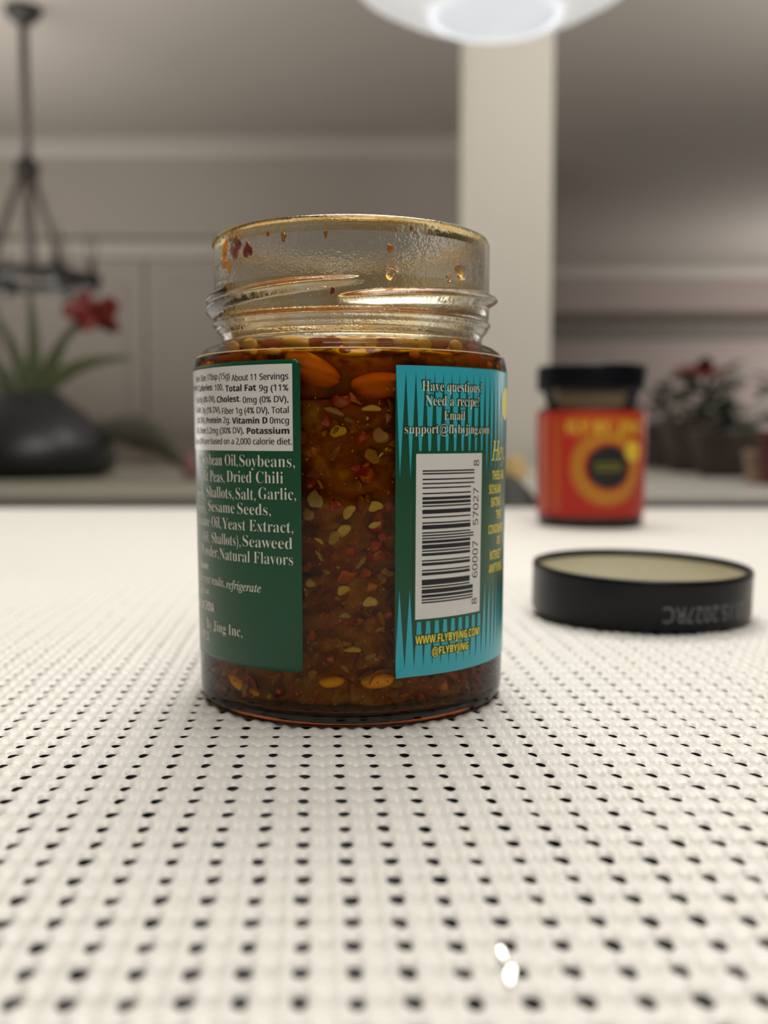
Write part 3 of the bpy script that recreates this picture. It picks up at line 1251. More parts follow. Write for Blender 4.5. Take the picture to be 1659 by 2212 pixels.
def seed_shape(r):
    ph = r.uniform(0, 6)

    def fn(p):
        d = sqrt(p.x ** 2 + p.y ** 2)
        w = 1 + 0.16 * sin(2 * atan2(p.y, p.x) + ph) + 0.10 * sin(3 * atan2(p.y, p.x) - ph) + 0.05 * sin(5 * atan2(p.y, p.x) + 2 * ph)
        return Vector((p.x * w + 0.22 * p.y * p.y, p.y * w, p.z * (0.75 + 0.5 * min(d, 1.0)) + 0.18 * p.x * p.x))
    return ellipsoid(1.0, 0.80, 0.26, 16, 8, fn)


def flake_shape(r):
    n = r.randint(6, 9)
    an = sorted(r.uniform(0, 2 * pi) for _ in range(n))
    rim = [(cos(a) * r.uniform(0.65, 1.1), sin(a) * r.uniform(0.5, 0.85)) for a in an]
    rim2 = []
    for i in range(n):
        p, q = rim[i], rim[(i + 1) % n]
        rim2 += [p, ((p[0] + q[0]) / 2 * 1.04 + r.uniform(-.04, .04), (p[1] + q[1]) / 2 * 1.04 + r.uniform(-.04, .04))]
    n = len(rim2)
    cx, cy = r.uniform(-0.35, 0.35), r.uniform(-0.2, 0.2)
    curl, tw = r.uniform(-0.35, 0.35), r.uniform(-0.3, 0.3)
    v, f = [], []
    for sg in (1, -1):
        for s in (0, 0.55, 1):
            for p in rim2:
                x, y = cx + (p[0] - cx) * s, cy + (p[1] - cy) * s
                z = curl * x * x + tw * x * y + 0.05 * sin(5 * x + 3 * y) + sg * 0.035 * (1.3 if s < 1 else 0.8)
                v.append((x, y, z))
    for i in range(n):
        i2 = (i + 1) % n
        for s in (0, 1):
            f.append((s * n + i, s * n + i2, (s + 1) * n + i2, (s + 1) * n + i))
            b = 3 * n
            f.append((b + s * n + i, b + (s + 1) * n + i, b + (s + 1) * n + i2, b + s * n + i2))
        f.append((2 * n + i, 2 * n + i2, 5 * n + i2, 5 * n + i))
    return v, f


def bean_shape(cre=0.10):
    def fn(p):
        g = math.exp(-((p.z - 0.18 * p.x + 0.08) / 0.07) ** 2)
        k = 1 - cre * g * (1 if p.y < 0 else 0.4)
        k *= 1 + 0.03 * sin(7 * p.x + 5 * p.z)
        return Vector((p.x * k, p.y * k, p.z * (1 - 0.06 * p.x)))
    return ellipsoid(1.0, 0.72, 0.72, 28, 20, fn)


seedm = {mk: [mesh('seed', *seed_shape(rg), M[mk]) for _ in range(3)] for mk in ('seed_yellow', 'seed_olive', 'seed_tan')}
flakem = {mk: [mesh('flake', *flake_shape(rg), M[mk]) for _ in range(4)] for mk in ('flake_red', 'flake_orange', 'flake_brown')}


def place(name, me, th, z, depth, size, rot, label_, cat, group):
    """put a piece in the jar: size in mm, depth in mm behind the glass, rot = (roll in its plane, tilt, tip)"""
    R = rad(z) - depth * MM
    o = link(name, me)
    o.location = (JAR.x + R * sin(th), JAR.y - R * cos(th), z)
    m = Matrix.Rotation(th, 4, 'Z') @ Matrix.Rotation(pi / 2, 4, 'X')
    m = m @ Matrix.Rotation(rot[1], 4, 'Y') @ Matrix.Rotation(rot[2], 4, 'X') @ Matrix.Rotation(rot[0], 4, 'Z')
    o.rotation_euler = m.to_euler()
    size = size if isinstance(size, tuple) else (size, size, size)
    o.scale = tuple(q * MM for q in size)
    o['look'] = label_
    return tag(o, None, cat, group)


def pix(x, y, depth):
    return on_cyl(x, y, rad(0.045) - depth * MM)


# the two large soybeans under the shoulder
for x, y, d, sz, roll, lab in ((675, 798, 4.6, (6.0, 4.0, 3.9), -0.42, 'large orange soybean with a crease, beside the nutrition panel corner'),
                               (822, 832, 4.6, (6.0, 3.5, 3.5), 0.05, 'large orange soybean tucked against the teal edge of the label')):
    th, z = pix(x, y, d)
    o = link('soybean', mesh('soybean', *bean_shape(0.12), M['soybean']))
    R = rad(z) - d * MM
    o.location = (JAR.x + R * sin(th), JAR.y - R * cos(th), z)
    o.rotation_euler = (0, -roll, th)
    o.scale = tuple(q * MM for q in sz)
    tag(o, lab, 'soybean')
# soft beans low in the jar
beanm = mesh('split_pea', *bean_shape(0.06), M['kernel'])
for x, y, d, sz, roll, lab in ((525, 1480, 3.6, (5.2, 2.2, 2.2), -0.25, 'long yellow split pea under the left label corner'),
                               (716, 1474, 3.4, (2.6, 1.6, 1.6), 0.1, 'orange split pea low in the jar between the label ends'),
                               (818, 1472, 3.6, (3.6, 2.0, 2.0), 0.05, 'orange split pea low in the jar beside the lifted label corner')):
    th, z = pix(x, y, d)
    R = rad(z) - d * MM
    o = link('split_pea', beanm)
    o.location = (JAR.x + R * sin(th), JAR.y - R * cos(th), z)
    o.rotation_euler = (0, -roll, th)
    o.scale = tuple(q * MM for q in sz)
    tag(o, lab, 'split pea')
# kernels floating along the shoulder
kern = [mesh('kernel', *ellipsoid(1, 0.8, 0.9, 14, 10, lambda p: Vector((p.x * (1 + 0.15 * abs(p.z)), p.y, p.z * (1 - 0.2 * p.x * p.x)))), M['kernel']),
        mesh('kernel', *ellipsoid(1, 0.8, 0.8, 14, 10, lambda p: Vector((p.x, p.y, p.z * (1 - 0.12 * p.x)))), M['soybean'])]
for x, y, w, h, k in ((462, 738, 15, 13, 1), (504, 740, 17, 13, 0), (540, 738, 19, 15, 0), (587, 737, 22, 12, 1), (640, 728, 30, 13, 0), (682, 736, 20, 12, 1),
                      (715, 735, 22, 14, 1), (764, 731, 21, 13, 0), (800, 732, 14, 15, 0), (831, 732, 18, 13, 1), (874, 733, 24, 12, 0), (916, 734, 16, 13, 0),
                      (950, 737, 20, 12, 1), (985, 738, 17, 13, 0), (1020, 742, 18, 12, 1), (1056, 750, 14, 13, 1),
                      (440, 758, 15, 14, 1), (452, 772, 14, 11, 0), (1082, 788, 11, 12, 1), (1070, 764, 13, 10, 0), (548, 760, 11, 8, 0), (592, 759, 19, 9, 0), (745, 756, 13, 9, 1), (895, 766, 13, 11, 1), (800, 758, 9, 6, 1)):  # the row's first pieces are added in place of amber backlit oil
    R = 30.2 * MM if y < 752 else 31.6 * MM
    if not 480 < x < 1040:
        R = 32.3 * MM
    th, z = on_cyl(x, y, R)
    z = min(z, 0.0746 if 480 < x < 1040 else 0.0712)
    o = link('kernel', kern[k])
    o.location = (JAR.x + R * sin(th), JAR.y - R * cos(th), z)
    s = R / 0.0307 / 11.3
    o.rotation_euler = (0, rg.uniform(-0.25, 0.25), th)
    kq = 1.3 if y < 752 and 480 < x < 1040 else 1.0
    o.scale = (w * s * kq * MM, w * s * 0.7 * MM, h * s * kq * MM)
    tag(o, 'amber kernel floating at the oil line under the shoulder' if y < 752 else 'small amber kernel just below the shoulder line', 'kernel',
        'kernels at the oil line' if y < 752 else 'small kernels below the shoulder')

# pieces one can pick out in the clear strip between the label ends: x, y, size(px), roll, kind, squash
PICK = [(681, 1080, 21, 0.2, 'seed_olive', 1.0), (666, 1112, 17, 0.5, 'seed_tan', 0.9), (753, 1106, 17, 1.2, 'seed_yellow', 0.8), (743, 1145, 18, 0.1, 'seed_yellow', 0.75),
        (810, 1094, 16, 0.6, 'seed_yellow', 0.9), (808, 1134, 17, 0.2, 'seed_yellow', 0.45), (802, 882, 21, 0.08, 'seed_yellow', 0.4), (802, 985, 22, -0.5, 'seed_tan', 0.7),
        (730, 932, 20, 0.5, 'seed_yellow', 0.7), (820, 942, 20, 0.3, 'seed_tan', 0.9), (837, 971, 8, 0.2, 'seed_yellow', 0.6), (822, 983, 8, 0.9, 'seed_yellow', 0.4),
        (728, 975, 26, 0.9, 'flake_brown', 0.7), (732, 872, 32, 0.3, 'flake_red', 0.8), (782, 948, 24, 0.8, 'flake_red', 0.9), (704, 916, 22, 1.3, 'flake_red', 0.9),
        (724, 1092, 28, -0.4, 'flake_red', 0.8), (778, 1117, 13, -0.9, 'flake_red', 0.5), (766, 1012, 18, 0.3, 'flake_red', 0.8), (790, 1030, 16, 0.1, 'flake_orange', 0.5),
        (679, 970, 17, 1.4, 'flake_orange', 0.6), (692, 1046, 13, -1.0, 'seed_tan', 0.35), (750, 905, 22, -0.4, 'flake_brown', 0.4), (722, 888, 24, -0.25, 'seed_tan', 0.35),
        (790, 1005, 14, 0.6, 'flake_red', 0.7), (835, 905, 16, 0.2, 'flake_brown', 0.9), (768, 862, 24, -0.5, 'flake_orange', 0.5), (838, 1095, 18, 0.4, 'flake_red', 0.8),
        (741, 1275, 14, 0.9, 'seed_yellow', 0.95), (742, 1303, 9, 0.2, 'flake_red', 0.8), (805, 1268, 20, 0.9, 'flake_orange', 0.9), (799, 1301, 17, 0.3, 'seed_yellow', 0.8),
        (690, 1168, 12, -0.5, 'seed_yellow', 0.45), (690, 1200, 15, -0.9, 'seed_olive', 0.4), (742, 1392, 19, 0.25, 'seed_tan', 0.42), (762, 1404, 19, 0.1, 'seed_yellow', 0.42),
        (800, 1418, 14, 0.5, 'seed_tan', 0.5), (725, 1160, 22, 0.9, 'seed_olive', 0.7), (805, 1180, 22, 0.3, 'flake_red', 0.9), (780, 1215, 16, 0.8, 'seed_tan', 0.5),
        (826, 1160, 15, 0.2, 'flake_red', 0.9), (716, 1424, 16, 0.2, 'flake_orange', 0.5), (668, 1050, 12, 0.3, 'flake_red', 0.8), (840, 1330, 14, 0.4, 'flake_red', 0.8),
        (700, 1240, 16, 0.3, 'flake_brown', 0.8), (670, 1260, 13, 0.3, 'seed_olive', 0.8), (830, 1232, 16, -0.8, 'flake_brown', 0.8), (775, 1345, 15, 0.4, 'flake_brown', 0.7),
        (695, 1330, 14, 0.9, 'flake_red', 0.6), (745, 1330, 13, 0.1, 'seed_olive', 0.6), (820, 1360, 13, 0.5, 'seed_tan', 0.4), (680, 1390, 14, 0.3, 'flake_brown', 0.6),
        (965, 1482, 20, 0.4, 'flake_orange', 0.9), (915, 1470, 11, 0.2, 'flake_red', 0.8), (600, 1494, 12, 0.8, 'flake_red', 0.9), (1010, 1462, 9, 0.2, 'flake_red', 0.8),
        (678, 1512, 12, 0.7, 'flake_red', 0.9), (640, 1470, 14, 0.4, 'flake_brown', 0.6), (880, 1500, 13, 0.4, 'flake_orange', 0.6), (745, 1445, 14, -0.5, 'seed_olive', 0.4)]
for x, y, s, roll, kd, sq in PICK:
    d = rg.uniform(0.9, 2.3)
    th, z = pix(x, y, d)
    a = s / 12.0
    isf = kd.startswith('flake')
    me_ = rg.choice(flakem[kd] if isf else seedm[kd])
    o = place('chili_flake' if isf else 'chili_seed', me_, th, z, d, (a, a * sq * (1.15 if isf else 1.2), a), (0, rg.uniform(-0.3, 0.3), rg.uniform(-0.3, 0.3)),
              kd, 'flake' if isf else 'seed', 'chili flakes in the oil' if isf else 'chili seeds in the oil')
    o.rotation_euler = (o.rotation_euler.to_matrix() @ Matrix.Rotation(roll, 3, 'Z')).to_euler()
# more of the same, deeper and around
zones = [(GAPL - 0.1, GAPR + 0.1, 6, 63, 70, 2.4, 3.8), (-1.5, 1.5, 4.2, 10.5, 34, 1.6, 3.6), (-1.4, 1.4, 64, 69, 26, 6.0, 10.0)]
KD = ['seed_olive', 'seed_tan', 'flake_red', 'flake_brown', 'flake_brown', 'flake_red', 'flake_brown', 'flake_brown', 'flake_orange', 'seed_olive']
for t0, t1, z0, z1, cnt, d0, d1 in zones:
    for _ in range(cnt):
        kd = rg.choice(KD if z0 < 60 else ['flake_red', 'flake_red', 'flake_orange', 'seed_olive'])
        isf = kd.startswith('flake')
        a = rg.uniform(0.6, 1.4) if not isf else rg.uniform(1.2, 3.3)
        dd = max(rg.uniform(d0, d1), a * 0.8)
        place('chili_flake' if isf else 'chili_seed', rg.choice(flakem[kd] if isf else seedm[kd]), rg.uniform(t0, t1), rg.uniform(z0, z1) * MM, dd, a,
              (rg.uniform(0, 6), rg.uniform(-0.9, 0.9), rg.uniform(-0.9, 0.9)), kd, 'flake' if isf else 'seed',
              'chili flakes in the oil' if isf else 'chili seeds in the oil')


def crumbs(n, names_z, seed):
    r = random.Random(seed)
    V, Fc = [], []
    for _ in range(n):
        t0, t1, z0, z1 = r.choice(names_z)
        th, z, d = r.uniform(t0, t1), r.uniform(z0, z1) * MM, r.uniform(0.25, 3.0)
        R = rad(z) - d * MM
        c = Vector((R * sin(th), -R * cos(th), z))
        s = r.uniform(0.08, 0.34) * MM
        b = len(V)
        for p in ((1, 0, 0), (-1, 0, 0), (0, 1, 0), (0, -1, 0), (0, 0, 1), (0, 0, -1)):
            V.append(c + Vector([q * s * r.uniform(0.5, 1.6) for q in p]))
        for q in ((0, 2, 4), (2, 1, 4), (1, 3, 4), (3, 0, 4), (2, 0, 5), (1, 2, 5), (3, 1, 5), (0, 3, 5)):
            Fc.append(tuple(b + i for i in q))
    return V, Fc


ZN = [(GAPL - 0.05, GAPR + 0.05, 5, 66), (GAPL - 0.05, GAPR + 0.05, 5, 66), (-1.5, 1.5, 4, 10.5)]
tag(obj('chili_crumbs', crumbs(260, ZN, 1), M['flake_orange'], loc=JAR, smooth=False), 'orange chili crumbs adrift in the oil of the open jar', 'crumbs', kind='stuff')
tag(obj('garlic_crumbs', crumbs(160, ZN, 2), M['seed_yellow'], loc=JAR, smooth=False), 'tiny pale garlic crumbs adrift in the oil of the open jar', 'crumbs', kind='stuff')


# say which piece is which
NTH = ['first', 'second', 'third', 'fourth', 'fifth', 'sixth', 'seventh', 'eighth', 'ninth', 'tenth', 'eleventh', 'twelfth', 'thirteenth', 'fourteenth', 'fifteenth', 'sixteenth',
       'seventeenth', 'eighteenth', 'nineteenth', 'twentieth']
LOOK = {'seed_yellow': 'yellow chili seed', 'seed_olive': 'olive chili seed', 'seed_tan': 'tan seed', 'flake_red': 'red chili flake', 'flake_orange': 'orange chili flake',
        'flake_brown': 'brown shallot flake'}
TIER = [(0.058, 'beside the top of the nutrition panel'), (0.047, 'beside the foot of the nutrition panel'), (0.035, 'beside the upper ingredient lines'),
        (0.022, 'beside the lower ingredient lines'), (0.0115, 'beside the website lines')]


def angle(o):
    return math.atan2(o.location.x - JAR.x, JAR.y - o.location.y)


byk = {}
for o in list(COL.objects):
    if o.get('look') is not None:
        z = o.location.z
        if z > 0.0635:
            zone, key = 'under the jar shoulder', 0
        elif z < 0.0115:
            zone, key = 'low in the jar under the labels', 0
        else:
            zone, key = [t for q, t in TIER if z >= q][0], 1
        byk.setdefault((LOOK[o['look']], zone, key), []).append(o)
        del o['look']
for (look, zone, key), os_ in byk.items():
    os_.sort(key=(lambda q: -q.location.z) if key else angle)
    for i, o in enumerate(os_):
        o['label'] = '%s %s, %s from the %s' % (look, zone, NTH[min(i, 19)], 'top' if key else 'left')
ks = sorted([o for o in COL.objects if o.get('group') == 'kernels at the oil line'], key=lambda q: math.atan2(q.location.x - JAR.x, JAR.y - q.location.y))
for i, o in enumerate(ks):
    o['label'] = 'amber kernel at the oil line under the shoulder, %s from the left' % NTH[i]
ks = sorted([o for o in COL.objects if o.get('group') == 'small kernels below the shoulder'], key=lambda q: math.atan2(q.location.x - JAR.x, JAR.y - q.location.y))
for i, o in enumerate(ks):
    o['label'] = 'small amber kernel just below the shoulder line, %s from the left' % NTH[i]


# amber drops and chili scraps stuck inside the neck
def blob(x, y, w, h, R=27.3, back=False, seed=0):
    r = random.Random(seed)
    th, z = on_cyl(x, y, R * MM)
    if back:
        th = pi - th
    s = R / 30 / 11.2 * MM
    ph = r.uniform(0, 6)

    def fn(p):
        k = 1 + 0.22 * sin(3 * atan2(p.z, p.x) + ph) + 0.12 * sin(5 * atan2(p.z, p.x) + 2 * ph)
        q = Vector((p.x * w * s * k, p.y * 0.35 * MM, p.z * h * s * k))
        return Matrix.Rotation(th, 3, 'Z') @ q + Vector((R * MM * sin(th), -R * MM * cos(th), z))
    return ellipsoid(1, 1, 1, 14, 8, fn)


amber = [blob(618, 513, 6, 11, seed=1), blob(706, 507, 4, 10, seed=2), blob(840, 538, 8, 10, seed=3), blob(586, 507, 3, 6, seed=12), 
         blob(884, 495, 3, 8, seed=14), blob(484, 556, 6, 24, R=30.0, seed=4), blob(493, 575, 5, 16, R=30.0, seed=5), blob(488, 532, 7, 14, R=30.0, seed=6), blob(1043, 676, 5, 9, seed=7)]
tag(obj('oil_drops', join(*amber), M['residue'], jar), 'amber oil drops stuck to the inside of the neck')['kind'] = 'stuff'
tag(obj('oil_smears', join(blob(841, 590, 15, 17, R=27.2, seed=21), blob(985, 588, 24, 20, R=27.2, seed=22), blob(962, 600, 10, 12, R=27.2, seed=23)), M['smear'], jar),
    'golden oil smears inside the neck')['kind'] = 'stuff'
red = [blob(520, 532, 27, 30, R=26.9, seed=8), blob(545, 542, 17, 18, R=26.9, seed=9), blob(512, 510, 16, 16, R=26.9, seed=10), blob(719, 627, 5, 12, seed=11)]
tag(obj('chili_scraps', join(*red), M['residue_red'], jar), 'red chili scraps stuck to the inside of the neck')['kind'] = 'stuff'


# ------------------------------------------------------------------ lids
def lid_meshes(R=34.1, H=16.0):
    """lid lying with its open side up, z = 0 on the table"""
    shell = [(0.02, 0.9), (27, 0.7), (29, 0.2), (31.6, 0.0), (33.0, 0.35), (33.8, 1.2), (R, 2.4), (R, 13.2), (R + 0.1, 14.4), (R + 0.1, 15.3), (R - 0.3, H - 0.1), (R - 1.0, H),
             (R - 1.9, H - 0.2), (R - 2.4, H - 0.9), (R - 2.3, H - 1.7), (R - 1.5, H - 2.0), (R - 1.1, H - 2.4)]
    lining = [(R - 1.15, H - 2.2), (R - 1.15, 6.0), (R - 1.4, 3.4), (R - 2.4, 2.4), (R - 4.4, 2.0), (R - 6, 2.3), (R - 8, 2.0), (0.02, 1.9)]
    return [(r * MM, z * MM) for r, z in shell], [(r * MM, z * MM) for r, z in lining]


sh, ln = lid_meshes()
LID = Vector((0.0816, 0.3283, 0))
lid = empty('jar_lid', LID + Vector((0, 0, 0.0004)), (radians(1.9), radians(1.0), 0))
tag(lid, 'black jar lid lying upside down on the mat, cream lining showing', 'lid')
obj('rim_shell', lathe(sh, 128), M['lid_black'], lid)
tag(obj('lining', lathe(ln, 96), M['lid_cream'], lid), 'cream inner lining')
# date stamp, upside down because the lid is
dt = Ink()
LR = 34.1 * MM + 0.04 * MM


def lid_wrap(th, z, lay):
    return (LR * sin(th), -LR * cos(th), z)


def on_lid(x, y):
    d = ray(x, y)
    a = d.x ** 2 + d.y ** 2
    b = -(d.x * LID.x + d.y * LID.y)
    c = LID.x ** 2 + LID.y ** 2 - LR * LR
    t = (-b - sqrt(max(b * b - a * c, 0))) / a
    return atan2(t * d.x - LID.x, -(t * d.y - LID.y)), CAMH + t * d.z


dv, df = text_mesh("BY 03.15.2027RC", -0.012)
sc_ = 4.0 * MM / max(p[1] for p in dv)
xa, xb = min(p[0] for p in dv), max(p[0] for p in dv)
tl_, zl_ = on_lid(1431, 1342)
_, zt_ = on_lid(1431, 1306)
sc_ = (zt_ - zl_) / 0.71
kx = 0.80
dt.add([lid_wrap(tl_ + (xb - p[0]) * sc_ * kx / LR, zt_ - p[1] * sc_, 0) for p in dv], df)
dt.build('date_stamp', M['lid_print'], lid)

# ------------------------------------------------------------------ second jar, closed
J2 = Vector((0.1338, 0.671, 0))
j2 = empty('closed_chili_jar', J2)
tag(j2, 'closed jar with red and yellow label and black lid at the back', 'jar')
obj('glass_body', lathe([(r * MM, z * MM) for r, z in body_prof], 72), M['body_glass'], j2)
fin = [(0.02, 0.8), (31, 0.9), (32.8, 2.2), (33.2, 8), (33.6, 50), (33.8, 70), (32.8, 72.9), (30, 75), (0.02, 75)]
tag(obj('contents', lathe([(r * MM, z * MM) for r, z in fin], 72), M['dark_oil'], j2), 'dark red-brown contents')
obj('neck', lathe([(r * MM, z * MM) for r, z in [(28.5, 76.6), (28.8, 79), (30.2, 80.4), (29.6, 82), (30, 84), (31.6, 86), (30, 88), (30, 99), (28, 99), (27.6, 98), (27.5, 76.6)]], 72), M['neck_plain'], j2)
lid2 = [(r * 1.025, (16.0 + 86.2) * MM - z) for r, z in sh]
kn = obj('lid', lathe(lid2, 96), M['lid_black'], j2)
tag(kn, 'shiny black lid')
Z20, Z21 = 7.0 * MM, 73.0 * MM


def surf2(th, z, lay):
    r = rad(z) + (0.45 + 0.06 * lay) * MM
    return (r * sin(th), -r * cos(th), z)


class Ink2(Ink):
    def disc(self, tc, zc, r0, r1, lay, n=56, m=3, a0=0, a1=2 * pi):
        v, f = [], []
        for i in range(m + 1):
            for k in range(n + 1):
                a = a0 + (a1 - a0) * k / n
                r = r0 + (r1 - r0) * i / m
                v.append(surf2(tc + r * cos(a) / 0.034, zc + r * sin(a), lay))
        for i in range(m):
            for k in range(n):
                q = i * (n + 1) + k
                f.append((q, q + n + 1, q + n + 2, q + 1))
        self.add(v, f)

    def quad(self, t0, t1, z0, z1, lay, n=20):
        v = [surf2(t0 + (t1 - t0) * i / n, z, lay) for z in (z0, z1) for i in range(n + 1)]
        self.add(v, [(i, i + 1, n + 2 + i, n + 1 + i) for i in range(n)])


def on_j2(x, y):
    d = ray(x, y)
    a = d.x ** 2 + d.y ** 2
    b = -(d.x * J2.x + d.y * J2.y)
    c = J2.x ** 2 + J2.y ** 2 - 0.0341 ** 2
    t = (-b - sqrt(max(b * b - a * c, 0))) / a
    return atan2(t * d.x - J2.x, -(t * d.y - J2.y)), CAMH + t * d.z


k2 = Ink2()
k2.quad(-2.4, 2.9, Z20, Z21, 0, 90)
lab2 = k2.build('red_label', M['red_label'], j2)
tcx, zcx = on_j2(1315, 1009)
og = Ink2()
og.disc(tcx, zcx, 0.0, 24.5 * MM, 1, 72, 4)
og.quad(on_j2(1225, 900)[0], on_j2(1385, 900)[0], on_j2(1300, 945)[1], on_j2(1300, 897)[1], 1)
for xx in (1203, 1178):
    og.quad(on_j2(xx - 6, 1000)[0], on_j2(xx + 6, 1000)[0], Z20 + 4 * MM, Z21 - 4 * MM, 1)
og.build('orange_print', M['orange_ink'], lab2)
ms = Ink2()
for k in range(40):                                  # ring of short rays
    a = 2 * pi * k / 40
    ms.disc(tcx, zcx, 17.5 * MM, 23.2 * MM, 2, 4, 2, a, a + 0.115)
ms.disc(tcx, zcx, 15.6 * MM, 18.0 * MM, 2, 60, 1)
ms.build('mustard_rays', M['mustard_ink'], lab2)
rd = Ink2()
for k in range(24):
    a = 2 * pi * k / 24
    rd.disc(tcx, zcx, 13.7 * MM, 15.4 * MM, 2.4, 3, 1, a, a + 0.12)
rd.build('red_rays', M['red_label'], lab2)
dk = Ink2()
dk.disc(tcx, zcx, 0.0, 13.4 * MM, 3, 56, 4)
dk.build('black_disc', M['label_black'], lab2)
by = Ink2()
for s, x0, x1 in (("FLY", 1224, 1272), ("BY", 1284, 1318), ("J\u00cfNG", 1334, 1378)):
    by.line(s, 'cond', on_j2(1300, 934)[1], 6.6 * MM, 3, L=on_j2(x0, 920)[0], R=on_j2(x1, 920)[0], wrap=surf2)
tby, zby = on_j2(1366, 975)
by.disc(tby, zby, 0, 6.6 * MM, 4.2, 40, 3)
by.build('yellow_print', M['bright_yellow_ink'], lab2)
ob = Ink2()
for dz in (-1.6, 1.7):
    ob.quad(tcx - 8.6 / 34, tcx + 8.6 / 34, zcx + (dz - 1.25) * MM, zcx + (dz + 1.25) * MM, 4)
ob.build('olive_band', M['olive_ink'], lab2)

# ------------------------------------------------------------------ two bright flecks on the mat near the camera
for x, y, a, rz, lab in ((1088, 2060, 0.9, 0.25, 'bright glinting fleck on the mat, farther of the two'), (1103, 2106, 1.0, -0.25, 'bright glinting fleck on the mat, nearer of the two')):
    p = on_plane(x, y, 0.0006)
    o = obj('shiny_fleck', ellipsoid(0.55 * a * MM, 1.25 * a * MM, 0.06 * MM, 14, 6), M['fleck'], loc=(p.x, p.y, 0.0006), smooth=False)
    o.rotation_euler = (radians(17), 0.02, rz)
    tag(o, lab, 'fleck')

# ------------------------------------------------------------------ pendant lamp
PY = 0.98
pc = at(1070, 34, PY)
pl = empty('pendant_lamp', (pc.x, PY, pc.z))
tag(pl, 'lit pendant lamp with a ribbed glass bowl hanging above the column', 'lamp')
bowl = [(0.060, 0.0), (0.074, 0.005), (0.100, 0.015), (0.130, 0.032), (0.152, 0.054), (0.163, 0.09), (0.160, 0.12), (0.138, 0.155), (0.095, 0.185), (0.045, 0.205), (0.03, 0.21)]
bowl_in = [(r - 0.004, z + 0.002) for r, z in reversed(bowl)]
obj('glass_bowl', lathe(bowl + bowl_in, 96, closed=True), M['lamp_bowl'], pl)
df_ = [(0.0005, -0.010), (0.02, -0.0092), (0.038, -0.0068), (0.052, -0.0035), (0.0580, 0.0), (0.0585, 0.004), (0.0585, 0.05), (0.0005, 0.055)]
obj('diffuser', lathe(df_, 72), M['lamp_disc'], pl)
obj('diffuser_ring', lathe([(0.0590, 0.006), (0.0615, 0.003), (0.0625, 0.0), (0.0605, -0.0025), (0.0588, -0.001), (0.0588, 0.003)], 72, closed=True), M['lamp_rim'], pl)
obj('socket_cap', lathe([(0.034, 0.205), (0.034, 0.25), (0.02, 0.27), (0.006, 0.275)], 32, cap1=True), M['black_metal'], pl)
obj('cord', tube([(0, 0, 0.27), (0, 0, CEIL - pc.z - 0.02)], 0.003), M['black_metal'], pl)
obj('canopy', lathe([(0.004, CEIL - pc.z - 0.03), (0.05, CEIL - pc.z - 0.022), (0.06, CEIL - pc.z - 0.001)], 32), M['black_metal'], pl)

# ------------------------------------------------------------------ chandelier
CYD = 4.05
ctop = at(50, 34, CYD)
ch = empty('chandelier', (ctop.x, CYD, CEIL))
tag(ch, 'black iron ring chandelier with candle bulbs hanging from the ceiling', 'chandelier')
zhub, zring = at(55, 366, CYD).z - CEIL, at(55, 606, CYD).z - CEIL
sc4 = CYD / F
obj('canopy', lathe([(0.001, -0.05), (0.05, -0.045), (0.066, -0.02), (0.068, -0.002)], 32), M['black_metal'], ch)
obj('stem', tube([(0, 0, -0.04), (0, 0, zhub)], 0.017), M['stem_metal'], ch)
obj('hub', lathe([(0.001, zhub - 0.05), (0.03, zhub - 0.045), (0.045, zhub - 0.015), (0.045, zhub + 0.015), (0.03, zhub + 0.04), (0.001, zhub + 0.045)], 24), M['black_metal'], ch)
RR = 0.225
obj('ring', lathe([(RR, zring - 0.022), (RR + 0.014, zring - 0.022), (RR + 0.014, zring + 0.022), (RR, zring + 0.022)], 64, closed=True), M['black_metal'], ch)
for a in (68, 112, 248, 292):
    a = radians(a)
    obj('arm', tube([(0.02 * cos(a), -0.02 * sin(a), zhub), (RR * cos(a), -RR * sin(a), zring)], 0.013), M['stem_metal'], ch)
for a in (47, 107, 167, 227, 287, 347):
    a = radians(a)
    p = Vector((RR * 1.03 * cos(a), -RR * 1.03 * sin(a), zring))
    c = obj('candle_holder', lathe([(0.001, -0.045), (0.02, -0.04), (0.034, -0.005), (0.036, 0.03), (0.03, 0.03), (0.02, 0.0), (0.001, -0.005)], 20), M['black_metal'], ch, loc=p)
    obj('candle_sleeve', tube([(0, 0, 0.0), (0, 0, 0.085)], 0.014), M['candle_sleeve'], c)
    obj('bulb', lathe([(0.001, 0.08), (0.012, 0.085), (0.022, 0.115), (0.02, 0.15), (0.008, 0.185), (0.001, 0.2)], 20), M['bulb'], c)

# ------------------------------------------------------------------ left: sideboard, amaryllis
sz = at(120, 1030, 1.75).z
sb = empty('sideboard', (-0.8, 1.95, FLOOR))
tag(sb, 'olive grey sideboard behind the table under the amaryllis', 'sideboard')
sx1 = at(1010, 1050, 1.5).x
child(obj('top', box(-1.9, sx1, 1.20, 2.35, sz - 0.03, sz, 0.004), M['sideboard'], smooth=False), sb)
child(obj('body', box(-1.88, sx1 - 0.02, 1.23, 2.33, FLOOR + 0.06, sz - 0.03), M['sideboard'], smooth=False), sb)
for k in range(4):
    xa_ = -1.87 + k * 0.5
    dr = child(obj('door', box(xa_, xa_ + 0.48, 1.21, 1.23, FLOOR + 0.1, sz - 0.05, 0.004), M['sideboard'], smooth=False), sb)
    obj('knob', ellipsoid(0.012, 0.012, 0.012), M['black_metal'], dr, loc=(xa_ + 0.44, 1.2, -0.4))

PYD = 1.75
u = PYD / F
pb_ = at(62, 1026, PYD)
am = empty('potted_amaryllis', (pb_.x, PYD, sz))
tag(am, 'red amaryllis with strap leaves in a round black pot', 'plant')


def q_(x, y, dy=0.0):
    p = at(x, y, PYD + dy)
    return p - Vector((pb_.x, PYD, sz))


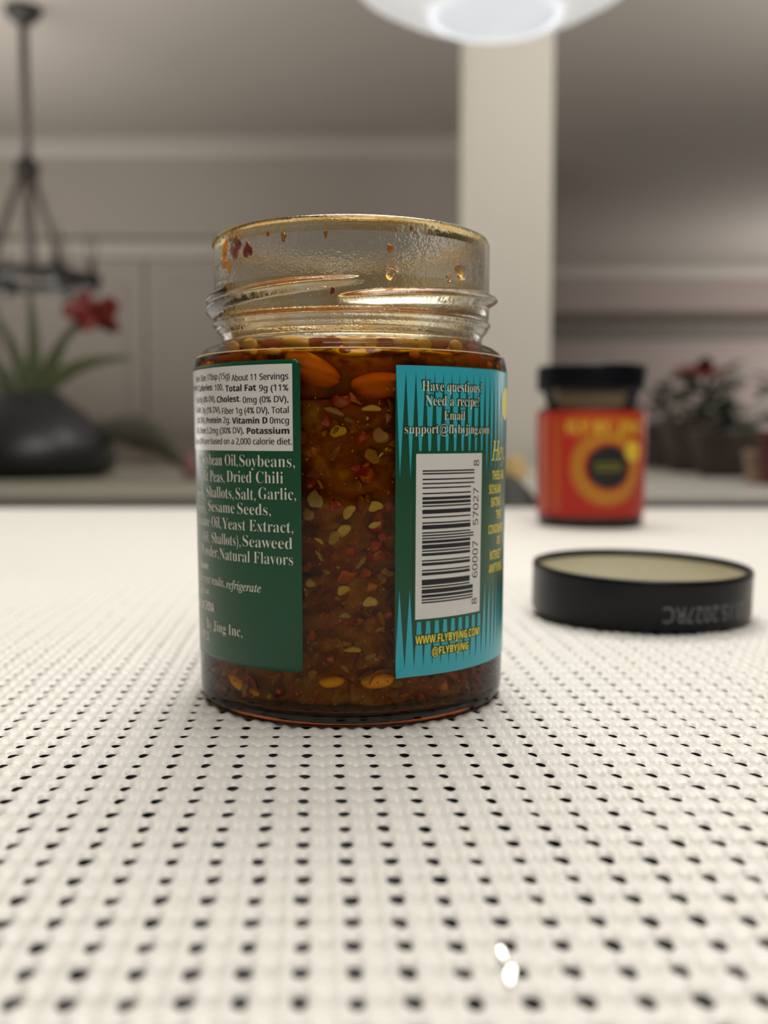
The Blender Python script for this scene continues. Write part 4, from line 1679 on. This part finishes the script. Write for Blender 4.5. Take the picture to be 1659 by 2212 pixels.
obj('pot', lathe([(0.001, 0.001), (150 * u, 0.002), (178 * u, 12 * u), (186 * u, 40 * u), (178 * u, 72 * u), (152 * u, 108 * u), (112 * u, 145 * u), (78 * u, 172 * u), (70 * u, 182 * u),
                  (62 * u, 182 * u), (66 * u, 165 * u)], 48), M['pot_black'], am)
obj('soil', lathe([(0.001, 170 * u), (68 * u, 165 * u)], 32), M['soil'], am)
for pts, w in (([(60, 860), (45, 770), (-20, 660)], 30), ([(68, 860), (80, 740), (60, 610)], 30), ([(50, 865), (10, 800), (-60, 740)], 32),
               ([(85, 865), (130, 770), (292, 772)], 34), ([(70, 862), (-10, 850), (-90, 800)], 30), ([(82, 860), (110, 800), (150, 715)], 26)):
    b = bez(q_(*pts[0]), q_(*pts[1]), q_(*pts[2]), 14)
    obj('leaf', blade(b, w * u, 0.003, fold=0.3, swell=0.35), M['leaf'], am)
obj('stalk', tube(bez(q_(75, 860), q_(95, 770), q_(178, 690), 12), [9 * u] * 13), M['leaf'], am)
obj('drooping_leaf', blade(bez(q_(205, 930, 0.02), q_(330, 905, 0.0), q_(402, 1018, -0.12), 14), 74 * u, 0.004, side=(0, 0.3, 1), fold=0.2, swell=0.4), M['leaf_dull'], am)
fc = q_(203, 672)
for k, (dx, dy, w) in enumerate(((-44, -40, 48), (-56, 8, 46), (0, -26, 36), (62, -2, 50), (42, 42, 50), (-8, 46, 50), (-20, 20, 44), (50, 26, 40))):
    e_ = fc + Vector((dx * u, (-0.03 if k % 2 else 0.02), -dy * u))
    m_ = fc + Vector((dx * 0.55 * u, -0.025, -dy * 0.5 * u + 0.006))
    obj('petal', blade(bez(fc, m_, e_, 8), w * u, 0.002, fold=0.2, swell=0.55, tip=0.15), M['petal'], am)

# small pink candle beside the jar, on the sideboard
pk = at(413, 1004, 1.62)
tag(obj('pink_candle', lathe([(0.001, 0.0), (0.010, 0.001), (0.0115, 0.004), (0.0115, 0.036), (0.010, 0.039), (0.002, 0.0395), (0.0015, 0.045), (0.0005, 0.045)], 24), M['pink'], loc=(pk.x, 1.62, sz)),
    'small pink candle on the sideboard by the left edge of the jar', 'candle')

# ------------------------------------------------------------------ right: counter with plants
cz = CAMH - 127.0 / F * 1.33
ct = empty('stone_counter', (1.4, 2.0, FLOOR))
tag(ct, 'pale grey stone counter with a dark base behind the closed jar', 'counter')
c0 = at(1130, 1072, 1.33).x
child(obj('worktop', box(c0, 2.6, 1.33, 2.95, cz - 0.012, cz, 0.003), M['counter'], smooth=False), ct)
child(obj('base', box(c0 + 0.01, 2.58, 1.34, 2.93, FLOOR, cz - 0.012), M['counter_edge'], smooth=False), ct)


def pot(name, x, y, r, h, mat, label_, cat='plant'):
    e0 = empty(name, (x, y, cz))
    tag(e0, label_, cat)
    obj('pot', lathe([(0.001, 0), (r * 0.72, 0.0005), (r * 0.76, 0.006), (r, h - 0.012), (r * 1.06, h - 0.012), (r * 1.06, h), (r * 0.94, h), (r * 0.9, h - 0.015)], 32), mat, e0)
    obj('soil', lathe([(0.001, h - 0.014), (r * 0.91, h - 0.016)], 24), M['soil'], e0)
    return e0


def bushy(e0, h, n, spread, length, mat, seed, z0, name='leaf', w=0.42):
    r = random.Random(seed)
    for k in range(n):
        a = r.uniform(0, 2 * pi)
        zz = z0 + h * r.uniform(0.15, 0.95)
        rr = spread * r.uniform(0.05, 0.6)
        s = Vector((rr * cos(a), rr * sin(a), zz))
        L = length * r.uniform(0.7, 1.2)
        d = Vector((cos(a), sin(a), r.uniform(-0.35, 0.5))) * L
        obj(name, blade(bez(s, s + d * 0.5 + Vector((0, 0, 0.25 * L)), s + d, 5), L * w, 0.0012, side=(-sin(a), cos(a), 0.1), fold=0.2, swell=0.45), mat, e0)


def pp(x, y, Yd):
    return at(x, y, Yd)


# long brown trough, dark leafy plants and a poinsettia
a_ = pp(1440, 1010, 2.55)
p1 = pot('leafy_plant', a_.x, 2.55, 0.075, 0.11, M['pot_brown'], 'dim leafy plant in a brown pot next to the closed jar')
obj('stem', tube([(0, 0, 0.09), (0.005, 0, 0.20)], 0.004), M['leaf_dull'], p1)
bushy(p1, 0.12, 34, 0.08, 0.06, M['leaf_dim'], 3, 0.08, w=0.55)
a_ = pp(1520, 1020, 2.25)
p2 = pot('potted_poinsettia', a_.x, 2.25, 0.095, 0.115, M['pot_brown'], 'poinsettia with crimson bracts and dark green leaves in a brown pot')
obj('stem', tube([(0, 0, 0.1), (0.004, 0, 0.23)], 0.005), M['leaf_dark'], p2)
bushy(p2, 0.14, 60, 0.06, 0.06, M['leaf_dark'], 4, 0.09, w=0.62)
for cx_, cz_ in ((-0.050, 0.212), (-0.012, 0.205)):
    for k in range(8):
        a = 2 * pi * k / 8
        s = Vector((cx_, -0.065, cz_))
        d = Vector((0.042 * cos(a), 0.042 * sin(a), 0.002 if k % 2 else 0.01))
        obj('bract', blade(bez(s, s + d * 0.5 + Vector((0, 0, 0.01)), s + d, 5), 0.022, 0.001, side=(-sin(a), cos(a), 0), fold=0.1, swell=0.45), M['bract'], p2)
a_ = pp(1575, 1030, 2.0)
p3 = pot('low_planter', a_.x, 2.0, 0.075, 0.09, M['pot_brown'], 'low brown planter with drooping leaves between poinsettia and pink pot', 'planter')
bushy(p3, 0.04, 22, 0.07, 0.05, M['leaf_dim'], 6, 0.075, w=0.5)
a_ = pp(1628, 1042, 1.72)
p4 = pot('pink_pot_plant', a_.x, 1.72, 0.017, 0.055, M['pot_pink'], 'narrow pink-beige pot with a few dull leaves at the counter end')
bushy(p4, 0.05, 8, 0.02, 0.035, M['leaf_dull'], 8, 0.05)
a_ = pp(1678, 1046, 1.66)
p5 = pot('red_pot_plant', a_.x, 1.66, 0.030, 0.085, M['pot_red'], 'dark red pot with green leaves cut off by the frame edge')
bushy(p5, 0.10, 16, 0.04, 0.05, M['leaf_dark'], 9, 0.08)
# warm cream votive jar
a_ = pp(1112, 1000, 1.62)
tag(obj('cream_jar', lathe([(0.001, 0), (0.014, 0.0005), (0.0185, 0.006), (0.019, 0.024), (0.016, 0.033), (0.0165, 0.037), (0.0145, 0.037), (0.014, 0.03), (0.001, 0.028)], 32), M['cream'],
        loc=(a_.x, 1.62, sz)), 'small warm cream jar between the open jar and the closed jar', 'jar')

# ------------------------------------------------------------------ dark stool behind the table
SY = 1.02
st = empty('counter_stool', (0.0, SY, FLOOR))
tag(st, 'dark olive stool whose backrest corner shows left of the closed jar', 'stool')
zs_ = at(1100, 1012, SY).z
xr = at(1168, 1080, SY).x
pts = []
nseg = 20
v, f = [], []
for i in range(nseg + 1):
    t = -1 + 2 * i / nseg
    x = xr - 0.14 + 0.14 * t
    top = zs_ - FLOOR - 0.055 * abs(t) ** 9
    bot = zs_ - FLOOR - 0.30 + 0.03 * abs(t) ** 4
    y = -0.03 * (1 - t * t)
    yb = 0.05 * t * t
    for (yy, zz) in ((yb - 0.016, bot), (yb - 0.02, (top + bot) / 2), (yb - 0.014, top - 0.006), (yb, top), (yb + 0.014, top - 0.006), (yb + 0.016, (top + bot) / 2), (yb + 0.014, bot)):
        v.append((x, -yy, zz))
for i in range(nseg):
    for k in range(7):
        k2 = (k + 1) % 7
        f.append((i * 7 + k, i * 7 + k2, (i + 1) * 7 + k2, (i + 1) * 7 + k))
f += [tuple(range(7))[::-1], tuple(nseg * 7 + k for k in range(7))]
obj('backrest', (v, f), M['stool'], st)
xm = xr - 0.14
obj('seat', box(xm - 0.18, xm + 0.18, -0.36, -0.0, 0.60, 0.66, 0.015), M['stool'], st)
for lx, ly in ((-0.16, -0.33), (0.16, -0.33), (-0.16, -0.03), (0.16, -0.03)):
    obj('leg', tube([(xm + lx, ly, 0.61), (xm + lx * 1.15, ly + (0.03 if ly > -0.1 else -0.02), 0.0)], 0.014), M['black_metal'], st)
for lx in (-0.10, 0.10):
    obj('back_post', tube([(xm + lx, -0.02, 0.62), (xm + lx, -0.03, zs_ - FLOOR - 0.22)], 0.012), M['black_metal'], st)

if 'o' in _tmp:
    c = _tmp['o'].data
    bpy.data.objects.remove(_tmp['o'])
    bpy.data.curves.remove(c)
